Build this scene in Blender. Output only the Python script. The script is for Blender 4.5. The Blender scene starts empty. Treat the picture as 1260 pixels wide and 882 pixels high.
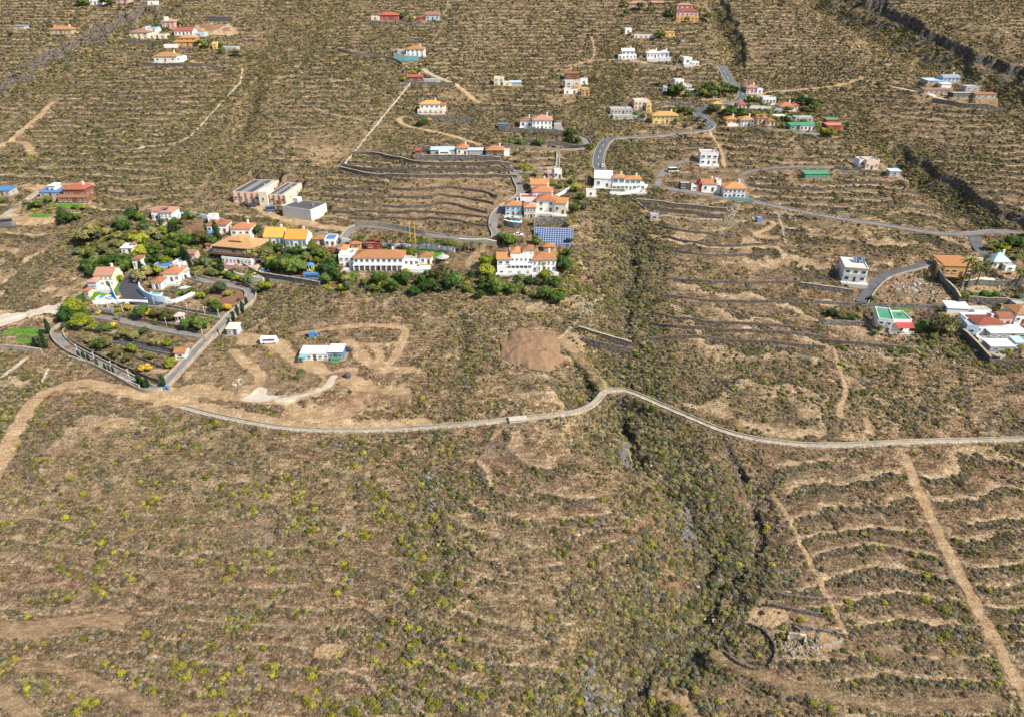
import bpy, math, random
import numpy as np
from mathutils import Vector
random.seed(7); RNG = np.random.default_rng(11)
C = bpy.context.scene.collection
SC = bpy.context.scene
# ---------------------------------------------------------------- camera, sky, sun, exposure
CZ = 165.0
PITCH = math.radians(29.0)
FPX = 840.0
cd = bpy.data.cameras.new('camera'); cam = bpy.data.objects.new('camera', cd); C.objects.link(cam)
cd.lens = 24.0; cd.sensor_width = 36.0; cd.clip_start = 1.0; cd.clip_end = 9000.0
cam.location = (0, 0, CZ); cam.rotation_euler = (math.pi/2-PITCH, 0, 0)
SC.camera = cam
SUN_EL = math.radians(44); SUN_AZ = math.radians(117)     # azimuth clockwise from +y
wd = bpy.data.worlds.new('World'); SC.world = wd; wd.use_nodes = True
wn = wd.node_tree.nodes; bg = wn['Background']
sky = wn.new('ShaderNodeTexSky'); sky.sky_type = 'NISHITA'; sky.sun_disc = False
sky.sun_elevation = SUN_EL; sky.sun_rotation = SUN_AZ
wd.node_tree.links.new(sky.outputs[0], bg.inputs[0]); bg.inputs[1].default_value = 0.12
sl = bpy.data.lights.new('sun', 'SUN'); sl.energy = 4.8; sl.angle = math.radians(0.5); sl.color = (1.0, 0.93, 0.82)
so = bpy.data.objects.new('sun', sl); C.objects.link(so)
sd = Vector((math.sin(SUN_AZ)*math.cos(SUN_EL), math.cos(SUN_AZ)*math.cos(SUN_EL), math.sin(SUN_EL)))
so.rotation_euler = sd.to_track_quat('Z', 'Y').to_euler(); so.location = (200, -100, 400)
SC.view_settings.view_transform = 'Standard'; SC.view_settings.look = 'None'
SC.view_settings.gamma = 1.0; SC.view_settings.use_curve_mapping = False
SC.view_settings.exposure = 0.56
# ---------------------------------------------------------------- noise
def _h(ix, iy, seed):
    h = (ix.astype(np.int64)*374761393 + iy.astype(np.int64)*668265263 + seed*974711) & 0xffffffff
    h = ((h ^ (h >> 13))*1274126177) & 0xffffffff
    h = ((h ^ (h >> 15))*2246822519) & 0xffffffff
    return ((h ^ (h >> 16)) & 0xffffff)/float(0xffffff)
def vnoise(x, y, seed=0):
    x = np.asarray(x, float); y = np.asarray(y, float)
    ix = np.floor(x); iy = np.floor(y); fx = x-ix; fy = y-iy
    fx = fx*fx*fx*(fx*(fx*6-15)+10); fy = fy*fy*fy*(fy*(fy*6-15)+10)
    a = _h(ix, iy, seed); b = _h(ix+1, iy, seed); c = _h(ix, iy+1, seed); d = _h(ix+1, iy+1, seed)
    return (a+(b-a)*fx+(c-a)*fy+(a-b-c+d)*fx*fy)*2-1
def fbm(x, y, L, seed=0, octv=3, gain=.5):
    s = 0; a = 1; t = 0
    for i in range(octv):
        s = s+a*vnoise(x/L+13.7*i, y/L-7.3*i, seed+i*17); t += a; a *= gain; L /= 2.03
    return s/t
def sst(a, b, x):
    t = np.clip((x-a)/(b-a), 0, 1); return t*t*(3-2*t)
# ---------------------------------------------------------------- base terrain (analytic)
_ys = np.array([-400, 0, 95, 150, 200, 270, 330, 400, 480, 560, 640, 800, 1200, 3000], float)
_sl = np.array([.10, .13, .14, .17, .20, .235, .27, .29, .32, .33, .36, .42, .45])
_zs = np.concatenate([[0], np.cumsum(_sl*np.diff(_ys))]); _zs = _zs-np.interp(95, _ys, _zs)+CZ-140
def zbase(x, y):
    x = np.asarray(x, float); y = np.asarray(y, float)
    z = (np.interp(y-8, _ys, _zs)+np.interp(y, _ys, _zs)+np.interp(y+8, _ys, _zs)+np.interp(y-16, _ys, _zs)+np.interp(y+16, _ys, _zs))/5
    amp = sst(60, 350, y)*4+2.0
    z = z+fbm(x, y, 150, 5, 2)*amp+fbm(x, y, 48, 9, 2)*1.4
    z = z+2.2*np.exp(-(((x-5)/24.)**2+((y-133)/40.)**2))          # spur in the middle foreground
    z = z+(x*x)*0.00006*sst(300, 600, y)
    return z
SP, CP = math.sin(PITCH), math.cos(PITCH)
def pix(px, py):
    """ground point of the base terrain seen in the photograph at px,py (1260x882)"""
    px = np.atleast_1d(np.asarray(px, float)); py = np.atleast_1d(np.asarray(py, float))
    u = (px-630)/FPX; v = (441-py)/FPX
    dx, dy, dz = u, CP+v*SP, -SP+v*CP
    t = np.full(px.shape, 60.0); hv = np.hypot(dx, dy)
    for i in range(45):
        gap = CZ+dz*t-zbase(dx*t, dy*t)
        if np.abs(gap).max() < .01: break
        t = t+gap*.92/np.maximum(.12, -dz+.36*hv)
        t = np.clip(t, 40, 2600)
    hi = t
    return dx*hi, dy*hi
def P1(px, py):
    x, y = pix(px, py); return float(x[0]), float(y[0])
def ppm(x, y, z=None):
    """photo pixels per metre at a ground point"""
    if z is None: z = float(zbase(x, y))
    return FPX/(y*CP+(CZ-z)*SP)
def poly(pts, n=3):
    """photo polyline -> smooth world polyline sampled about every metre"""
    a = np.array(pts, float); x, y = pix(a[:, 0], a[:, 1]); q = np.stack([x, y], 1)
    for _ in range(n):
        r = [q[0]]
        for i in range(len(q)-1):
            r += [q[i]*.75+q[i+1]*.25, q[i]*.25+q[i+1]*.75]
        r.append(q[-1]); q = np.array(r)
    return resample(q, 1.0)
def resample(q, step):
    s = np.concatenate([[0], np.cumsum(np.hypot(*np.diff(q, axis=0).T))])
    n = max(2, int(s[-1]/step)+1); t = np.linspace(0, s[-1], n)
    return np.stack([np.interp(t, s, q[:, 0]), np.interp(t, s, q[:, 1])], 1)
# ---------------------------------------------------------------- the ground grid
NC = 1380
rows = [58.0]
while rows[-1] < 770: rows.append(rows[-1]+0.198*(max(rows[-1], 60)/90)**0.82)
far = [rows[-1]*1.02**k for k in range(1, 70)]
rows = [-400, -250, -150, -90, -40, 0, 20, 35, 45, 52]+rows+far
YR = np.array(rows); NR = len(YR)
ue = 1.0*np.array([1.02, 1.06, 1.12, 1.2, 1.3, 1.45, 1.7, 2.1, 2.8, 4, 6])
U = np.concatenate([-ue[::-1], np.linspace(-1, 1, NC), ue]); NCC = len(U)
def WY(y): return np.maximum(0.74*y+62, 70)
WR = WY(YR)
X = U[None, :]*WR[:, None]; Y = np.repeat(YR[:, None], NCC, 1)
ZB = zbase(X, Y)
# ---------------------------------------------------------------- fields and terraces
def voronoi(x, y, sx, sy, seed):
    gx = x/sx; gy = y/sy; ix = np.floor(gx); iy = np.floor(gy)
    best = np.full(x.shape, 9e9); sec = best.copy(); bid = np.zeros(x.shape)
    for ox in (-1, 0, 1):
        for oy in (-1, 0, 1):
            cx = ix+ox; cy = iy+oy
            px_ = cx+.15+.7*_h(cx, cy, seed); py_ = cy+.15+.7*_h(cx, cy, seed+1)
            d = (gx-px_)**2+(gy-py_)**2; rid = _h(cx, cy, seed+2)
            m = d < best
            sec = np.where(m, best, np.minimum(sec, d)); bid = np.where(m, rid, bid); best = np.where(m, d, best)
    return bid, np.sqrt(sec)-np.sqrt(best)
wx = X+fbm(X, Y, 20, 41, 3)*7; wy = Y+fbm(X, Y, 20, 43, 3)*7
FID, FED = voronoi(wx, wy, 52., 78., 3)
HS = .86+.75*sst(140, 330, Y)+.40*((FID*7.31) % 1)*sst(150, 330, Y)+.16*((FID*3.7) % 1)
wob = fbm(X, Y, 9, 51, 3)*.30+fbm(X, Y, 30, 55, 2)*.3
T = ZB/HS+wob+FID*5
F = T-np.floor(T)
G = np.where(F < .80, F*.28/.80, .28+.72*sst(.80, .97, F))
TERR = (np.floor(T)+G-wob-FID*5)*HS-ZB
TS = (.4+.6*sst(-.5, .0, fbm(X, Y, 70, 61, 3)+.15))*np.clip(.3+FED*9, .3, 1)
brk = sst(-.45, .0, fbm(X, Y, 13, 71, 3)+.05)                    # broken-down stretches of wall
TS = TS*(.35+.65*brk)*(1-sst(800, 1000, Y))
def ts_zone(x0, x1, y0, y1, val):
    """a field read off the photograph: strong (or hardly any) terracing"""
    xx, yy = pix([x0, x1, x0, x1], [y0, y0, y1, y1]); ya, yb = yy[2:].mean(), yy[:2].mean()
    la = np.interp(Y, [ya, yb], [xx[2], xx[0]]); lb = np.interp(Y, [ya, yb], [xx[3], xx[1]]); s = 5+.02*Y; nz = fbm(X, Y, 25, 63, 3)*s*1.2
    m = sst(-s, s, X-la+nz)*sst(-s, s, lb-X+nz)*sst(-s, s, Y-ya+nz)*sst(-s, s, yb-Y+nz)
    TS[:] = TS*(1-m)+val*m
ts_zone(-60, 480, 505, 900, .5); ts_zone(400, 640, 190, 290, .95); ts_zone(795, 1030, 265, 545, .9); ts_zone(940, 1300, 555, 900, 1.0); ts_zone(555, 745, 555, 820, 1.0)
ts_zone(20, 290, 80, 230, .9); ts_zone(900, 1080, 10, 95, .9); ts_zone(560, 700, -20, 110, .8); ts_zone(745, 880, 50, 225, .85); ts_zone(1050, 1300, 450, 540, .6); ts_zone(330, 640, 350, 510, .25)
zone_edits = []
def zone(pts, r, attr_fn):                                          # local window of the grid round a polyline
    pass
def window(x0, x1, y0, y1):
    r0 = max(0, np.searchsorted(YR, y0)-1); r1 = min(NR, np.searchsorted(YR, y1)+1)
    if r1 <= r0: return None
    w = WR[r0:r1].min(); W = WR[r0:r1].max()
    us = [x0/w, x0/W]; ul = min(us); uh = max(x1/w, x1/W)
    c0 = max(0, np.searchsorted(U, ul)-1); c1 = min(NCC, np.searchsorted(U, uh)+1)
    if c1 <= c0: return None
    return slice(r0, r1), slice(c0, c1)
def line_field(q, R, fn, vals=None):
    """call fn(window, dist, side, val) once per chunk of the polyline, dist = distance to the polyline"""
    ch = 14
    for i in range(0, len(q)-1, ch):
        a = max(0, i-1); b = min(len(q)-1, i+ch+1); seg = q[a:b+1]
        w = window(seg[:, 0].min()-R, seg[:, 0].max()+R, seg[:, 1].min()-R, seg[:, 1].max()+R)
        if w is None: continue
        x = X[w]; y = Y[w]; D = np.full(x.shape, 1e9); S = np.zeros(x.shape); V = np.zeros(x.shape)
        for k in range(len(seg)-1):
            p0 = seg[k]; p1 = seg[k+1]; d = p1-p0; L = max(1e-6, d@d)
            t = np.clip(((x-p0[0])*d[0]+(y-p0[1])*d[1])/L, 0, 1)
            ex = x-p0[0]-t*d[0]; ey = y-p0[1]-t*d[1]; dd = np.hypot(ex, ey)
            m = dd < D; D = np.where(m, dd, D); S = np.where(m, np.sign(d[0]*ey-d[1]*ex), S)
            if vals is not None: V = np.where(m, vals[a+k]*(1-t)+vals[a+k+1]*t, V)
        fn(w, D, S, V)
A = {k: np.zeros(X.shape, np.float32) for k in ('path', 'pale', 'rock', 'green', 'clear', 'lawn', 'soil', 'gold', 'lush')}
# ---- vegetated bands without terraces
CARVE = np.zeros(X.shape)
def band(pts, r, green=1.0, terr=1.0):
    q = resample(poly(pts), 3.0)
    def f(w, D, S, V):
        m = sst(r*1.3, r*.4, D+fbm(X[w], Y[w], 18, 77, 2)*r*.5)
        TS[w] *= 1-terr*m; A['green'][w] = np.maximum(A['green'][w], green*m)
    line_field(q, r*2.1, f)
# ---- ravines: q, depth, half width on each side, cliff height on the far side
def ravine(pts, depth, wl, wr, rock=1.0, rockw=3.0, cliff=0.0):
    q = resample(poly(pts), 2.0)
    ends = np.minimum(np.arange(len(q)), np.arange(len(q))[::-1])*2.0
    v = depth*np.clip(ends/18., 0, 1)
    def f(w, D, S, V):
        n = fbm(X[w], Y[w], 11, 91, 3)
        wd_ = np.where(S > 0, wl, wr)*(1+.45*n)
        prof = np.exp(-(D/wd_)**2*1.3)
        if cliff:
            n2 = fbm(X[w], Y[w], 6, 93, 4, .65)
            far_ = (S > 0); e = D/wd_+n2*.12
            pf = np.where(e < 1, 1-(1-cliff)*sst(.1, 1, e), cliff*sst(1.16, 1.0, e))
            prof = np.where(far_, pf, prof)
            crk = sst(.93, 1.0, e)*sst(1.22, 1.14, e)*far_*sst(.0, .4, V/depth)
            A['rock'][w] = np.maximum(A['rock'][w], crk); A['green'][w] = np.maximum(A['green'][w], sst(1, .6, e)*.9*far_)
        c = V*prof*(1+.18*n)
        old = CARVE[w]; CARVE[w] = np.maximum(old, c)
        rk = rock*sst(rockw*1.3, rockw*.5, D+n*rockw*1.2)*np.clip(V/max(depth, .1), 0, 1)
        A['rock'][w] = np.maximum(A['rock'][w], rk)
        TS[w] *= 1-sst(.1, .5, prof)*.9
    line_field(q, max(wl, wr)*2.4, f, v)
MAIN = [(745, 130), (752, 175), (768, 225), (778, 262), (781, 300), (774, 345), (770, 395), (768, 440), (762, 478), (776, 530), (800, 565), (832, 600), (856, 640), (885, 690), (868, 745), (815, 800), (770, 835), (745, 875), (720, 930)]
band(MAIN, 19, .8)
band([(760, 60), (745, 110), (748, 170), (770, 220)], 16, .7)
band([(420, -5), (370, 35), (325, 75), (305, 120), (285, 170), (265, 215)], 24, .5, .75)
band([(880, 10), (900, 60), (930, 100), (1000, 110), (1050, 150), (1080, 190)], 16, .5, .6)
band([(150, 40), (90, 70), (30, 110)], 22, .5, .9)
band([(560, 360), (590, 430), (540, 520), (530, 640), (530, 760)], 10, .35, .6)
MLOW = [(779, 268)]+MAIN[4:]
ravine(MLOW, 4.6, 15, 17, 0, 2.4)
INC = np.zeros(X.shape)
ravine([(880, 530), (912, 570), (938, 615), (935, 670), (900, 715), (860, 760)], 2.6, 9, 8, 0, 1.6)
ravine([(560, 372), (572, 420), (560, 470)], 2.0, 4, 4, .3, 1.5)
ravine([(530, 590), (528, 640), (542, 690), (535, 740)], 1.6, 3, 3, .5, 1.2)
ravine([(985, -25), (1048, 14), (1100, 40), (1150, 63), (1195, 86), (1228, 98), (1275, 130)], 12, 24, 30, 0, 6, .5)
ravine([(1075, 178), (1108, 202), (1135, 218), (1165, 233), (1198, 260), (1238, 279), (1290, 300)], 6.5, 11, 14, 0, 4, .55)
ravine([(868, -10), (886, 15), (897, 45), (905, 62), (896, 84)], 6, 8, 10, .3, 1.5, .5)
ravine([(-30, 116), (8, 110), (40, 97), (62, 84), (84, 70), (122, 50), (180, 22), (240, -15)], 9, 13, 9, .3, 3, .55)
ravine([(1130, 30), (1185, 38), (1225, 60), (1290, 70)], 4, 10, 14, .3, 3)
ravine([(300, 86), (312, 110), (305, 135), (296, 160), (280, 185)], 4, 7, 7, .5, 2)
A['green'] = np.maximum(A['green'], (.5*sst(250, 400, Y)*(.7+.6*fbm(X, Y, 60, 333, 2))).astype(np.float32))
Z = ZB+TERR*TS-CARVE
def incise(pts, depth, w_):
    q = resample(poly(pts), 1.0); q = q+np.stack([fbm(q[:, 0], q[:, 1], 9, 401, 2), fbm(q[:, 0], q[:, 1], 9, 403, 2)], 1)*3.0
    ends = np.minimum(np.arange(len(q)), np.arange(len(q))[::-1]); vv = depth*np.clip(ends/8., 0, 1)*(.35+.65*sst(-.3, .3, fbm(q[:, 0], q[:, 1], 12, 405, 2)))
    def f(w, D, S, V):
        e = D/w_*(1+.5*fbm(X[w], Y[w], 2.5, 407, 3)); m = sst(1.15, .55, e); Z[w] -= V*m; A['rock'][w] = np.maximum(A['rock'][w], sst(1.5, .9, e)*np.clip(V/depth*1.4, 0, 1))
    line_field(q, w_*2.2, f, vv)
incise(MLOW[:7], 1.2, 2.4); incise(MLOW[5:], 1.0, 1.8)
incise([(880, 530), (912, 570), (938, 615), (935, 670), (900, 715), (860, 760)], 1.0, 1.4)
incise([(768, 515), (774, 540), (785, 560), (798, 585)], 1.4, 1.8); incise([(838, 600), (848, 625), (856, 650)], 2.0, 2.2)
del TERR, wob, wx, wy
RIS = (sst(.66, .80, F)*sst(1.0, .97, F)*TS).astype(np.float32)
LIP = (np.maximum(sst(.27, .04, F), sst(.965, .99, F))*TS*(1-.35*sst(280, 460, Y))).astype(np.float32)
Z += fbm(X, Y, 3.2, 101, 3)*.32+np.abs(fbm(X, Y, 1.4, 105, 2))*.22+fbm(X, Y, .7, 107, 2)*.10
del T, G
# ---------------------------------------------------------------- edits of the ground: roads, tracks, pads
def smooth(v, n):
    if len(v) < 4: return v
    k = np.ones(n)/n; p = np.concatenate([np.full(n, v[0]), v, np.full(n, v[-1])])
    return np.convolve(p, k, 'same')[n:-n]
def level_line(q, w, drop=.12, soft=3.5, z=None):
    zz = smooth(zbase(q[:, 0], q[:, 1]), 11) if z is None else z
    def f(win, D, S, V):
        m = sst(w/2+.5+soft, w/2+.5, D)
        Z[win] = Z[win]*(1-m)+(V-drop)*m
        A['clear'][win] = np.maximum(A['clear'][win], sst(w/2+1.6, w/2+.6, D))
        RIS[win] *= 1-m*.8; LIP[win] *= 1-m
    line_field(q, w/2+soft+1.5, f, zz)
    return zz
def paint_line(q, w, key, val=1.0, clear=1.0, lev=False, rough=.5):
    if lev: level_line(q, w*.7, .0, 1.8)
    def f(win, D, S, V):
        n = fbm(X[win], Y[win], 3.0, 121, 3)*rough*w*.5+fbm(X[win], Y[win], .9, 123, 2)*rough*.5
        m = val*sst(w/2+.7, w/2-.3, D+n)
        A[key][win] = np.maximum(A[key][win], m)
        A['clear'][win] = np.maximum(A['clear'][win], clear*m)
        RIS[win] *= 1-m; LIP[win] *= 1-m
    line_field(q, w+3, f)
def patch(px, py, rx, ry, key, val=1.0, clear=1.0, flat=False, rough=.35):
    """irregular patch of ground, radii in photo pixels"""
    x, y = P1(px, py); s = ppm(x, y); x2, y2 = P1(px, py+ry); RX = rx/s; RY = max(abs(y-y2), .8)
    w = window(x-RX*1.6, x+RX*1.6, y-RY*1.6, y+RY*1.6)
    if w is None: return
    xx = X[w]; yy = Y[w]
    d = np.sqrt(((xx-x)/RX)**2+((yy-y)/RY)**2)+fbm(xx, yy, min(RX, RY)*.8+1, 131, 4, .6)*rough
    m = val*sst(1.12, .88, d)
    A[key][w] = np.maximum(A[key][w], m); A['clear'][w] = np.maximum(A['clear'][w], clear*m)
    RIS[w] *= 1-m*.8; LIP[w] *= 1-m
    if flat: Z[w] = Z[w]*(1-m)+float(zbase(x, y))*m
def pad(cx, cy, w, d, rot, z, marg=1.2, soft=3.0):
    R = math.hypot(w, d)/2+marg+soft+1
    win = window(cx-R, cx+R, cy-R, cy+R)
    if win is None: return
    xx = X[win]-cx; yy = Y[win]-cy; c, s = math.cos(rot), math.sin(rot)
    lx = xx*c+yy*s; ly = -xx*s+yy*c
    D = np.hypot(np.maximum(np.abs(lx)-w/2, 0), np.maximum(np.abs(ly)-d/2, 0))
    m = sst(marg+soft, marg, D)
    Z[win] = Z[win]*(1-m)+(z-.05)*m
    A['clear'][win] = np.maximum(A['clear'][win], sst(marg+1, marg-.3, D))
    A['path'][win] = np.maximum(A['path'][win], .75*sst(marg+1.5, marg-.3, D))
    RIS[win] *= 1-m*.8; LIP[win] *= 1-m
def gidx(x, y):
    x = np.atleast_1d(np.asarray(x, float)); y = np.atleast_1d(np.asarray(y, float))
    r = np.clip(np.searchsorted(YR, y)-1, 0, NR-2); fy = np.clip((y-YR[r])/(YR[r+1]-YR[r]), 0, 1)
    u = x/WY(y); c = np.clip(np.searchsorted(U, u)-1, 0, NCC-2); fx = np.clip((u-U[c])/(U[c+1]-U[c]), 0, 1)
    return r, c, fx, fy
def look(arr, x, y):
    r, c, fx, fy = gidx(x, y)
    return (arr[r, c]*(1-fx)+arr[r, c+1]*fx)*(1-fy)+(arr[r+1, c]*(1-fx)+arr[r+1, c+1]*fx)*fy
def gz(x, y):
    return float(look(Z, x, y)[0])
# ---------------------------------------------------------------- materials
MATS = {}
def nt(m):
    m.use_nodes = True; t = m.node_tree; return t, t.nodes, t.links, t.nodes['Principled BSDF']
def noise(t, scale, detail=3, rough=.6, vec=None, stretch=None):
    n = t.nodes.new('ShaderNodeTexNoise'); n.inputs['Scale'].default_value = scale
    n.inputs['Detail'].default_value = detail; n.inputs['Roughness'].default_value = rough
    tc = t.nodes.new('ShaderNodeTexCoord')
    src = tc.outputs['Object']
    if stretch:
        mp = t.nodes.new('ShaderNodeMapping'); mp.inputs['Scale'].default_value = stretch
        t.links.new(src, mp.inputs[0]); src = mp.outputs[0]
    t.links.new(src, n.inputs['Vector'])
    return n.outputs['Fac']
def ramp(t, fac, stops):
    r = t.nodes.new('ShaderNodeValToRGB'); e = r.color_ramp.elements
    while len(e) < len(stops): e.new(.5)
    for i, (p, c) in enumerate(stops):
        e[i].position = p; e[i].color = (c[0], c[1], c[2], 1)
    t.links.new(fac, r.inputs[0]); return r.outputs[0]
def mixc(t, fac, a, b, mode='MIX'):
    m = t.nodes.new('ShaderNodeMix'); m.data_type = 'RGBA'; m.blend_type = mode
    for i, v in ((0, fac), (6, a), (7, b)):
        if hasattr(v, 'is_linked') or hasattr(v, 'links'): t.links.new(v, m.inputs[i])
        elif i == 0: m.inputs[0].default_value = v
        else: m.inputs[i].default_value = (v[0], v[1], v[2], 1)
    return m.outputs[2]
def attr(t, name):
    a = t.nodes.new('ShaderNodeAttribute'); a.attribute_name = name; return a.outputs['Fac']
def mth(t, op, a, b):
    m = t.nodes.new('ShaderNodeMath'); m.operation = op; m.use_clamp = (op == 'MULTIPLY')
    for i, v in enumerate((a, b)):
        if isinstance(v, (int, float)): m.inputs[i].default_value = v
        else: t.links.new(v, m.inputs[i])
    return m.outputs[0]
def bump(t, b, h, strength, dist):
    n = t.nodes.new('ShaderNodeBump'); n.inputs['Strength'].default_value = strength; n.inputs['Distance'].default_value = dist
    t.links.new(h, n.inputs['Height']); t.links.new(n.outputs[0], b.inputs['Normal'])
def mat(name, col, rough=.85, var=.25, scale=1.2, bmp=.0, spec=.3, metal=0, dirt=None, fine=8):
    if name in MATS: return MATS[name]
    m = bpy.data.materials.new(name); t, N, L, b = nt(m)
    n1 = noise(t, scale, 5, .65); n2 = noise(t, fine, 3, .6)
    f = mth(t, 'ADD', mth(t, 'MULTIPLY', n1, .6), mth(t, 'MULTIPLY', n2, .4))
    lo = [c*(1-var) for c in col]; hi = [min(1, c*(1+var*.7)) for c in col]
    c = ramp(t, f, [(.32, lo), (.68, hi)])
    if dirt:
        d = ramp(t, noise(t, scale*.6, 6, .7, stretch=(1, 1, .35)), [(.5, (0, 0, 0)), (.72, (1, 1, 1))])
        c = mixc(t, mth(t, 'MULTIPLY', d, .45), c, dirt)
    L.new(c, b.inputs['Base Color']); b.inputs['Roughness'].default_value = rough
    b.inputs['Specular IOR Level'].default_value = spec; b.inputs['Metallic'].default_value = metal
    if bmp: bump(t, b, f, bmp, .15)
    MATS[name] = m; return m
def tile_mat(name, col):
    if name in MATS: return MATS[name]
    m = bpy.data.materials.new(name); t, N, L, b = nt(m)
    tc = N.new('ShaderNodeTexCoord'); sep = N.new('ShaderNodeSeparateXYZ'); L.new(tc.outputs['Object'], sep.inputs[0])
    w = N.new('ShaderNodeTexWave'); w.inputs['Scale'].default_value = 1.1; w.inputs['Distortion'].default_value = .6; w.bands_direction = 'X'
    L.new(tc.outputs['Object'], w.inputs[0])
    n1 = noise(t, 1.6, 6, .7); n2 = noise(t, 6, 3, .7)
    f = mth(t, 'ADD', mth(t, 'MULTIPLY', n1, .55), mth(t, 'MULTIPLY', n2, .45))
    c = ramp(t, f, [(.3, [v*.5 for v in col]), (.5, col), (.72, [min(1, v*1.3+.03) for v in col])])
    c = mixc(t, mth(t, 'MULTIPLY', w.outputs['Fac'], .35), c, [v*.45 for v in col])
    oi = N.new('ShaderNodeObjectInfo'); age = ramp(t, oi.outputs['Random'], [(0, (.62, .60, .62)), (.5, (.92, .9, .88)), (1, (1.12, 1.1, 1.0))])
    c = mixc(t, 1.0, c, age, 'MULTIPLY')
    lich = ramp(t, noise(t, .9, 6, .75), [(.52, (0, 0, 0)), (.66, (1, 1, 1))]); c = mixc(t, mth(t, 'MULTIPLY', lich, .5), c, (.20, .15, .10))
    L.new(c, b.inputs['Base Color']); b.inputs['Roughness'].default_value = .85; b.inputs['Specular IOR Level'].default_value = .2
    bump(t, b, w.outputs['Fac'], .5, .1)
    MATS[name] = m; return m
def stone_mat(name, col, sc=1.6):
    if name in MATS: return MATS[name]
    m = bpy.data.materials.new(name); t, N, L, b = nt(m)
    v = N.new('ShaderNodeTexVoronoi'); v.inputs['Scale'].default_value = sc
    tc = N.new('ShaderNodeTexCoord'); L.new(tc.outputs['Object'], v.inputs['Vector'])
    sv = N.new('ShaderNodeSeparateColor'); L.new(v.outputs['Color'], sv.inputs[0])
    c = ramp(t, sv.outputs[0], [(.0, [x*.45 for x in col]), (.55, col), (1, [min(1, x*1.7) for x in col])])
    c = mixc(t, .35, c, ramp(t, noise(t, .7, 5, .7), [(.3, [x*.6 for x in col]), (.7, [x*1.5 for x in col])]))
    L.new(c, b.inputs['Base Color']); b.inputs['Roughness'].default_value = .95; b.inputs['Specular IOR Level'].default_value = .15
    bump(t, b, v.outputs['Distance'], .7, .2)
    MATS[name] = m; return m
def leaf_mat(name, c0, c1, c2, rnd=.5):
    m = bpy.data.materials.new(name); t, N, L, b = nt(m)
    oi = N.new('ShaderNodeObjectInfo')
    n = noise(t, 2.2, 3, .7)
    f = mth(t, 'ADD', mth(t, 'MULTIPLY', oi.outputs['Random'], rnd), mth(t, 'MULTIPLY', n, 1-rnd))
    c = ramp(t, f, [(.2, c0), (.5, c1), (.8, c2)])
    L.new(c, b.inputs['Base Color']); b.inputs['Roughness'].default_value = .8; b.inputs['Specular IOR Level'].default_value = .15
    MATS[name] = m; return m
M = {}
for k, c in dict(white=(.80, .79, .76), cream=(.74, .66, .49), pink=(.62, .40, .36), peach=(.72, .56, .43), bright=(.80, .79, .76), yellow=(.74, .55, .16), ochre=(.62, .35, .11),
                 grey=(.40, .39, .38), dark=(.09, .085, .085), red=(.42, .07, .06), blue=(.09, .20, .40), teal=(.20, .42, .44), green=(.07, .27, .15),
                 lightblue=(.42, .55, .66), tan=(.48, .38, .27), brown=(.20, .11, .07), offwhite=(.60, .58, .53)).items():
    M[k] = mat('paint_'+k, c, .75, .10, .5, 0, .25, dirt=[x*.55 for x in c])
M['terracotta'] = tile_mat('tile_terracotta', (.46, .19, .095))
M['orange'] = tile_mat('tile_orange', (.52, .245, .10))
M['salmon'] = tile_mat('tile_salmon', (.47, .25, .17))
M['redtile'] = tile_mat('tile_red', (.42, .12, .075))
M['gold'] = tile_mat('tile_gold', (.68, .36, .075))
M['tan_tile'] = tile_mat('tile_tan', (.56, .32, .15))
M['amber'] = tile_mat('tile_amber', (.60, .33, .12))
M['concrete'] = mat('concrete', (.42, .40, .36), .9, .3, .8, .3, .2, dirt=(.2, .17, .14))
M['palestone'] = mat('pale_concrete', (.36, .31, .235), .95, .5, .5, .4, .15, dirt=(.24, .2, .15))
M['asphalt'] = mat('asphalt', (.105, .107, .115), .9, .4, .35, .2, .25, dirt=(.20, .17, .13))
M['asphaltdark'] = mat('asphalt_dark', (.05, .052, .065), .85, .25, .6, .2, .3)
M['roadgrey'] = mat('road_concrete', (.19, .182, .175), .9, .4, .35, .2, .2, dirt=(.30, .24, .17))
M['paintline'] = mat('road_paint', (.72, .72, .68), .7, .2, 3)
M['stone'] = stone_mat('dry_stone', (.13, .105, .085), 1.5)
M['stonegrey'] = stone_mat('grey_stone', (.165, .15, .13), 1.3)
M['stonepale'] = stone_mat('pale_stone', (.40, .34, .25), 1.2)
M['glass'] = mat('window_glass', (.03, .045, .06), .12, .2, .8, 0, .6)
M['tealglass'] = mat('teal_glass', (.08, .19, .20), .15, .2, .8, 0, .6)
M['frame'] = mat('window_frame', (.5, .5, .48), .5, .1)
M['darkframe'] = mat('dark_frame', (.12, .08, .05), .5, .1)
M['door'] = mat('wood_door', (.16, .08, .04), .6, .2)
M['water'] = mat('pool_water', (.04, .42, .50), .06, .12, .6, 0, .5)
M['bluewater'] = mat('blue_pool_water', (.02, .25, .60), .06, .12, .6, 0, .5)
M['metal'] = mat('galvanised_metal', (.45, .46, .47), .45, .15, 1, 0, .5, .6)
M['rust'] = mat('rusty_sheet', (.30, .13, .06), .8, .4, 2)
M['wood'] = mat('weathered_pole', (.16, .12, .09), .9, .3, 2)
M['yellowpaint'] = mat('yellow_paint', (.75, .50, .02), .5, .1)
M['bark'] = mat('bark', (.13, .095, .07), .95, .3, 3, .4)
M['palmbark'] = mat('palm_bark', (.20, .15, .10), .95, .3, 3, .4)
M['tyre'] = mat('tyre_rubber', (.02, .02, .02), .9, .1)
M['rubble'] = stone_mat('rubble', (.27, .22, .155), 1.4)
M['palestones'] = stone_mat('pale_loose_stone', (.40, .34, .25), 1.5)
M['cisternpale'] = mat('cistern_concrete', (.50, .45, .36), .95, .3, .8, .3, .15, dirt=(.3, .25, .18))
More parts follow.
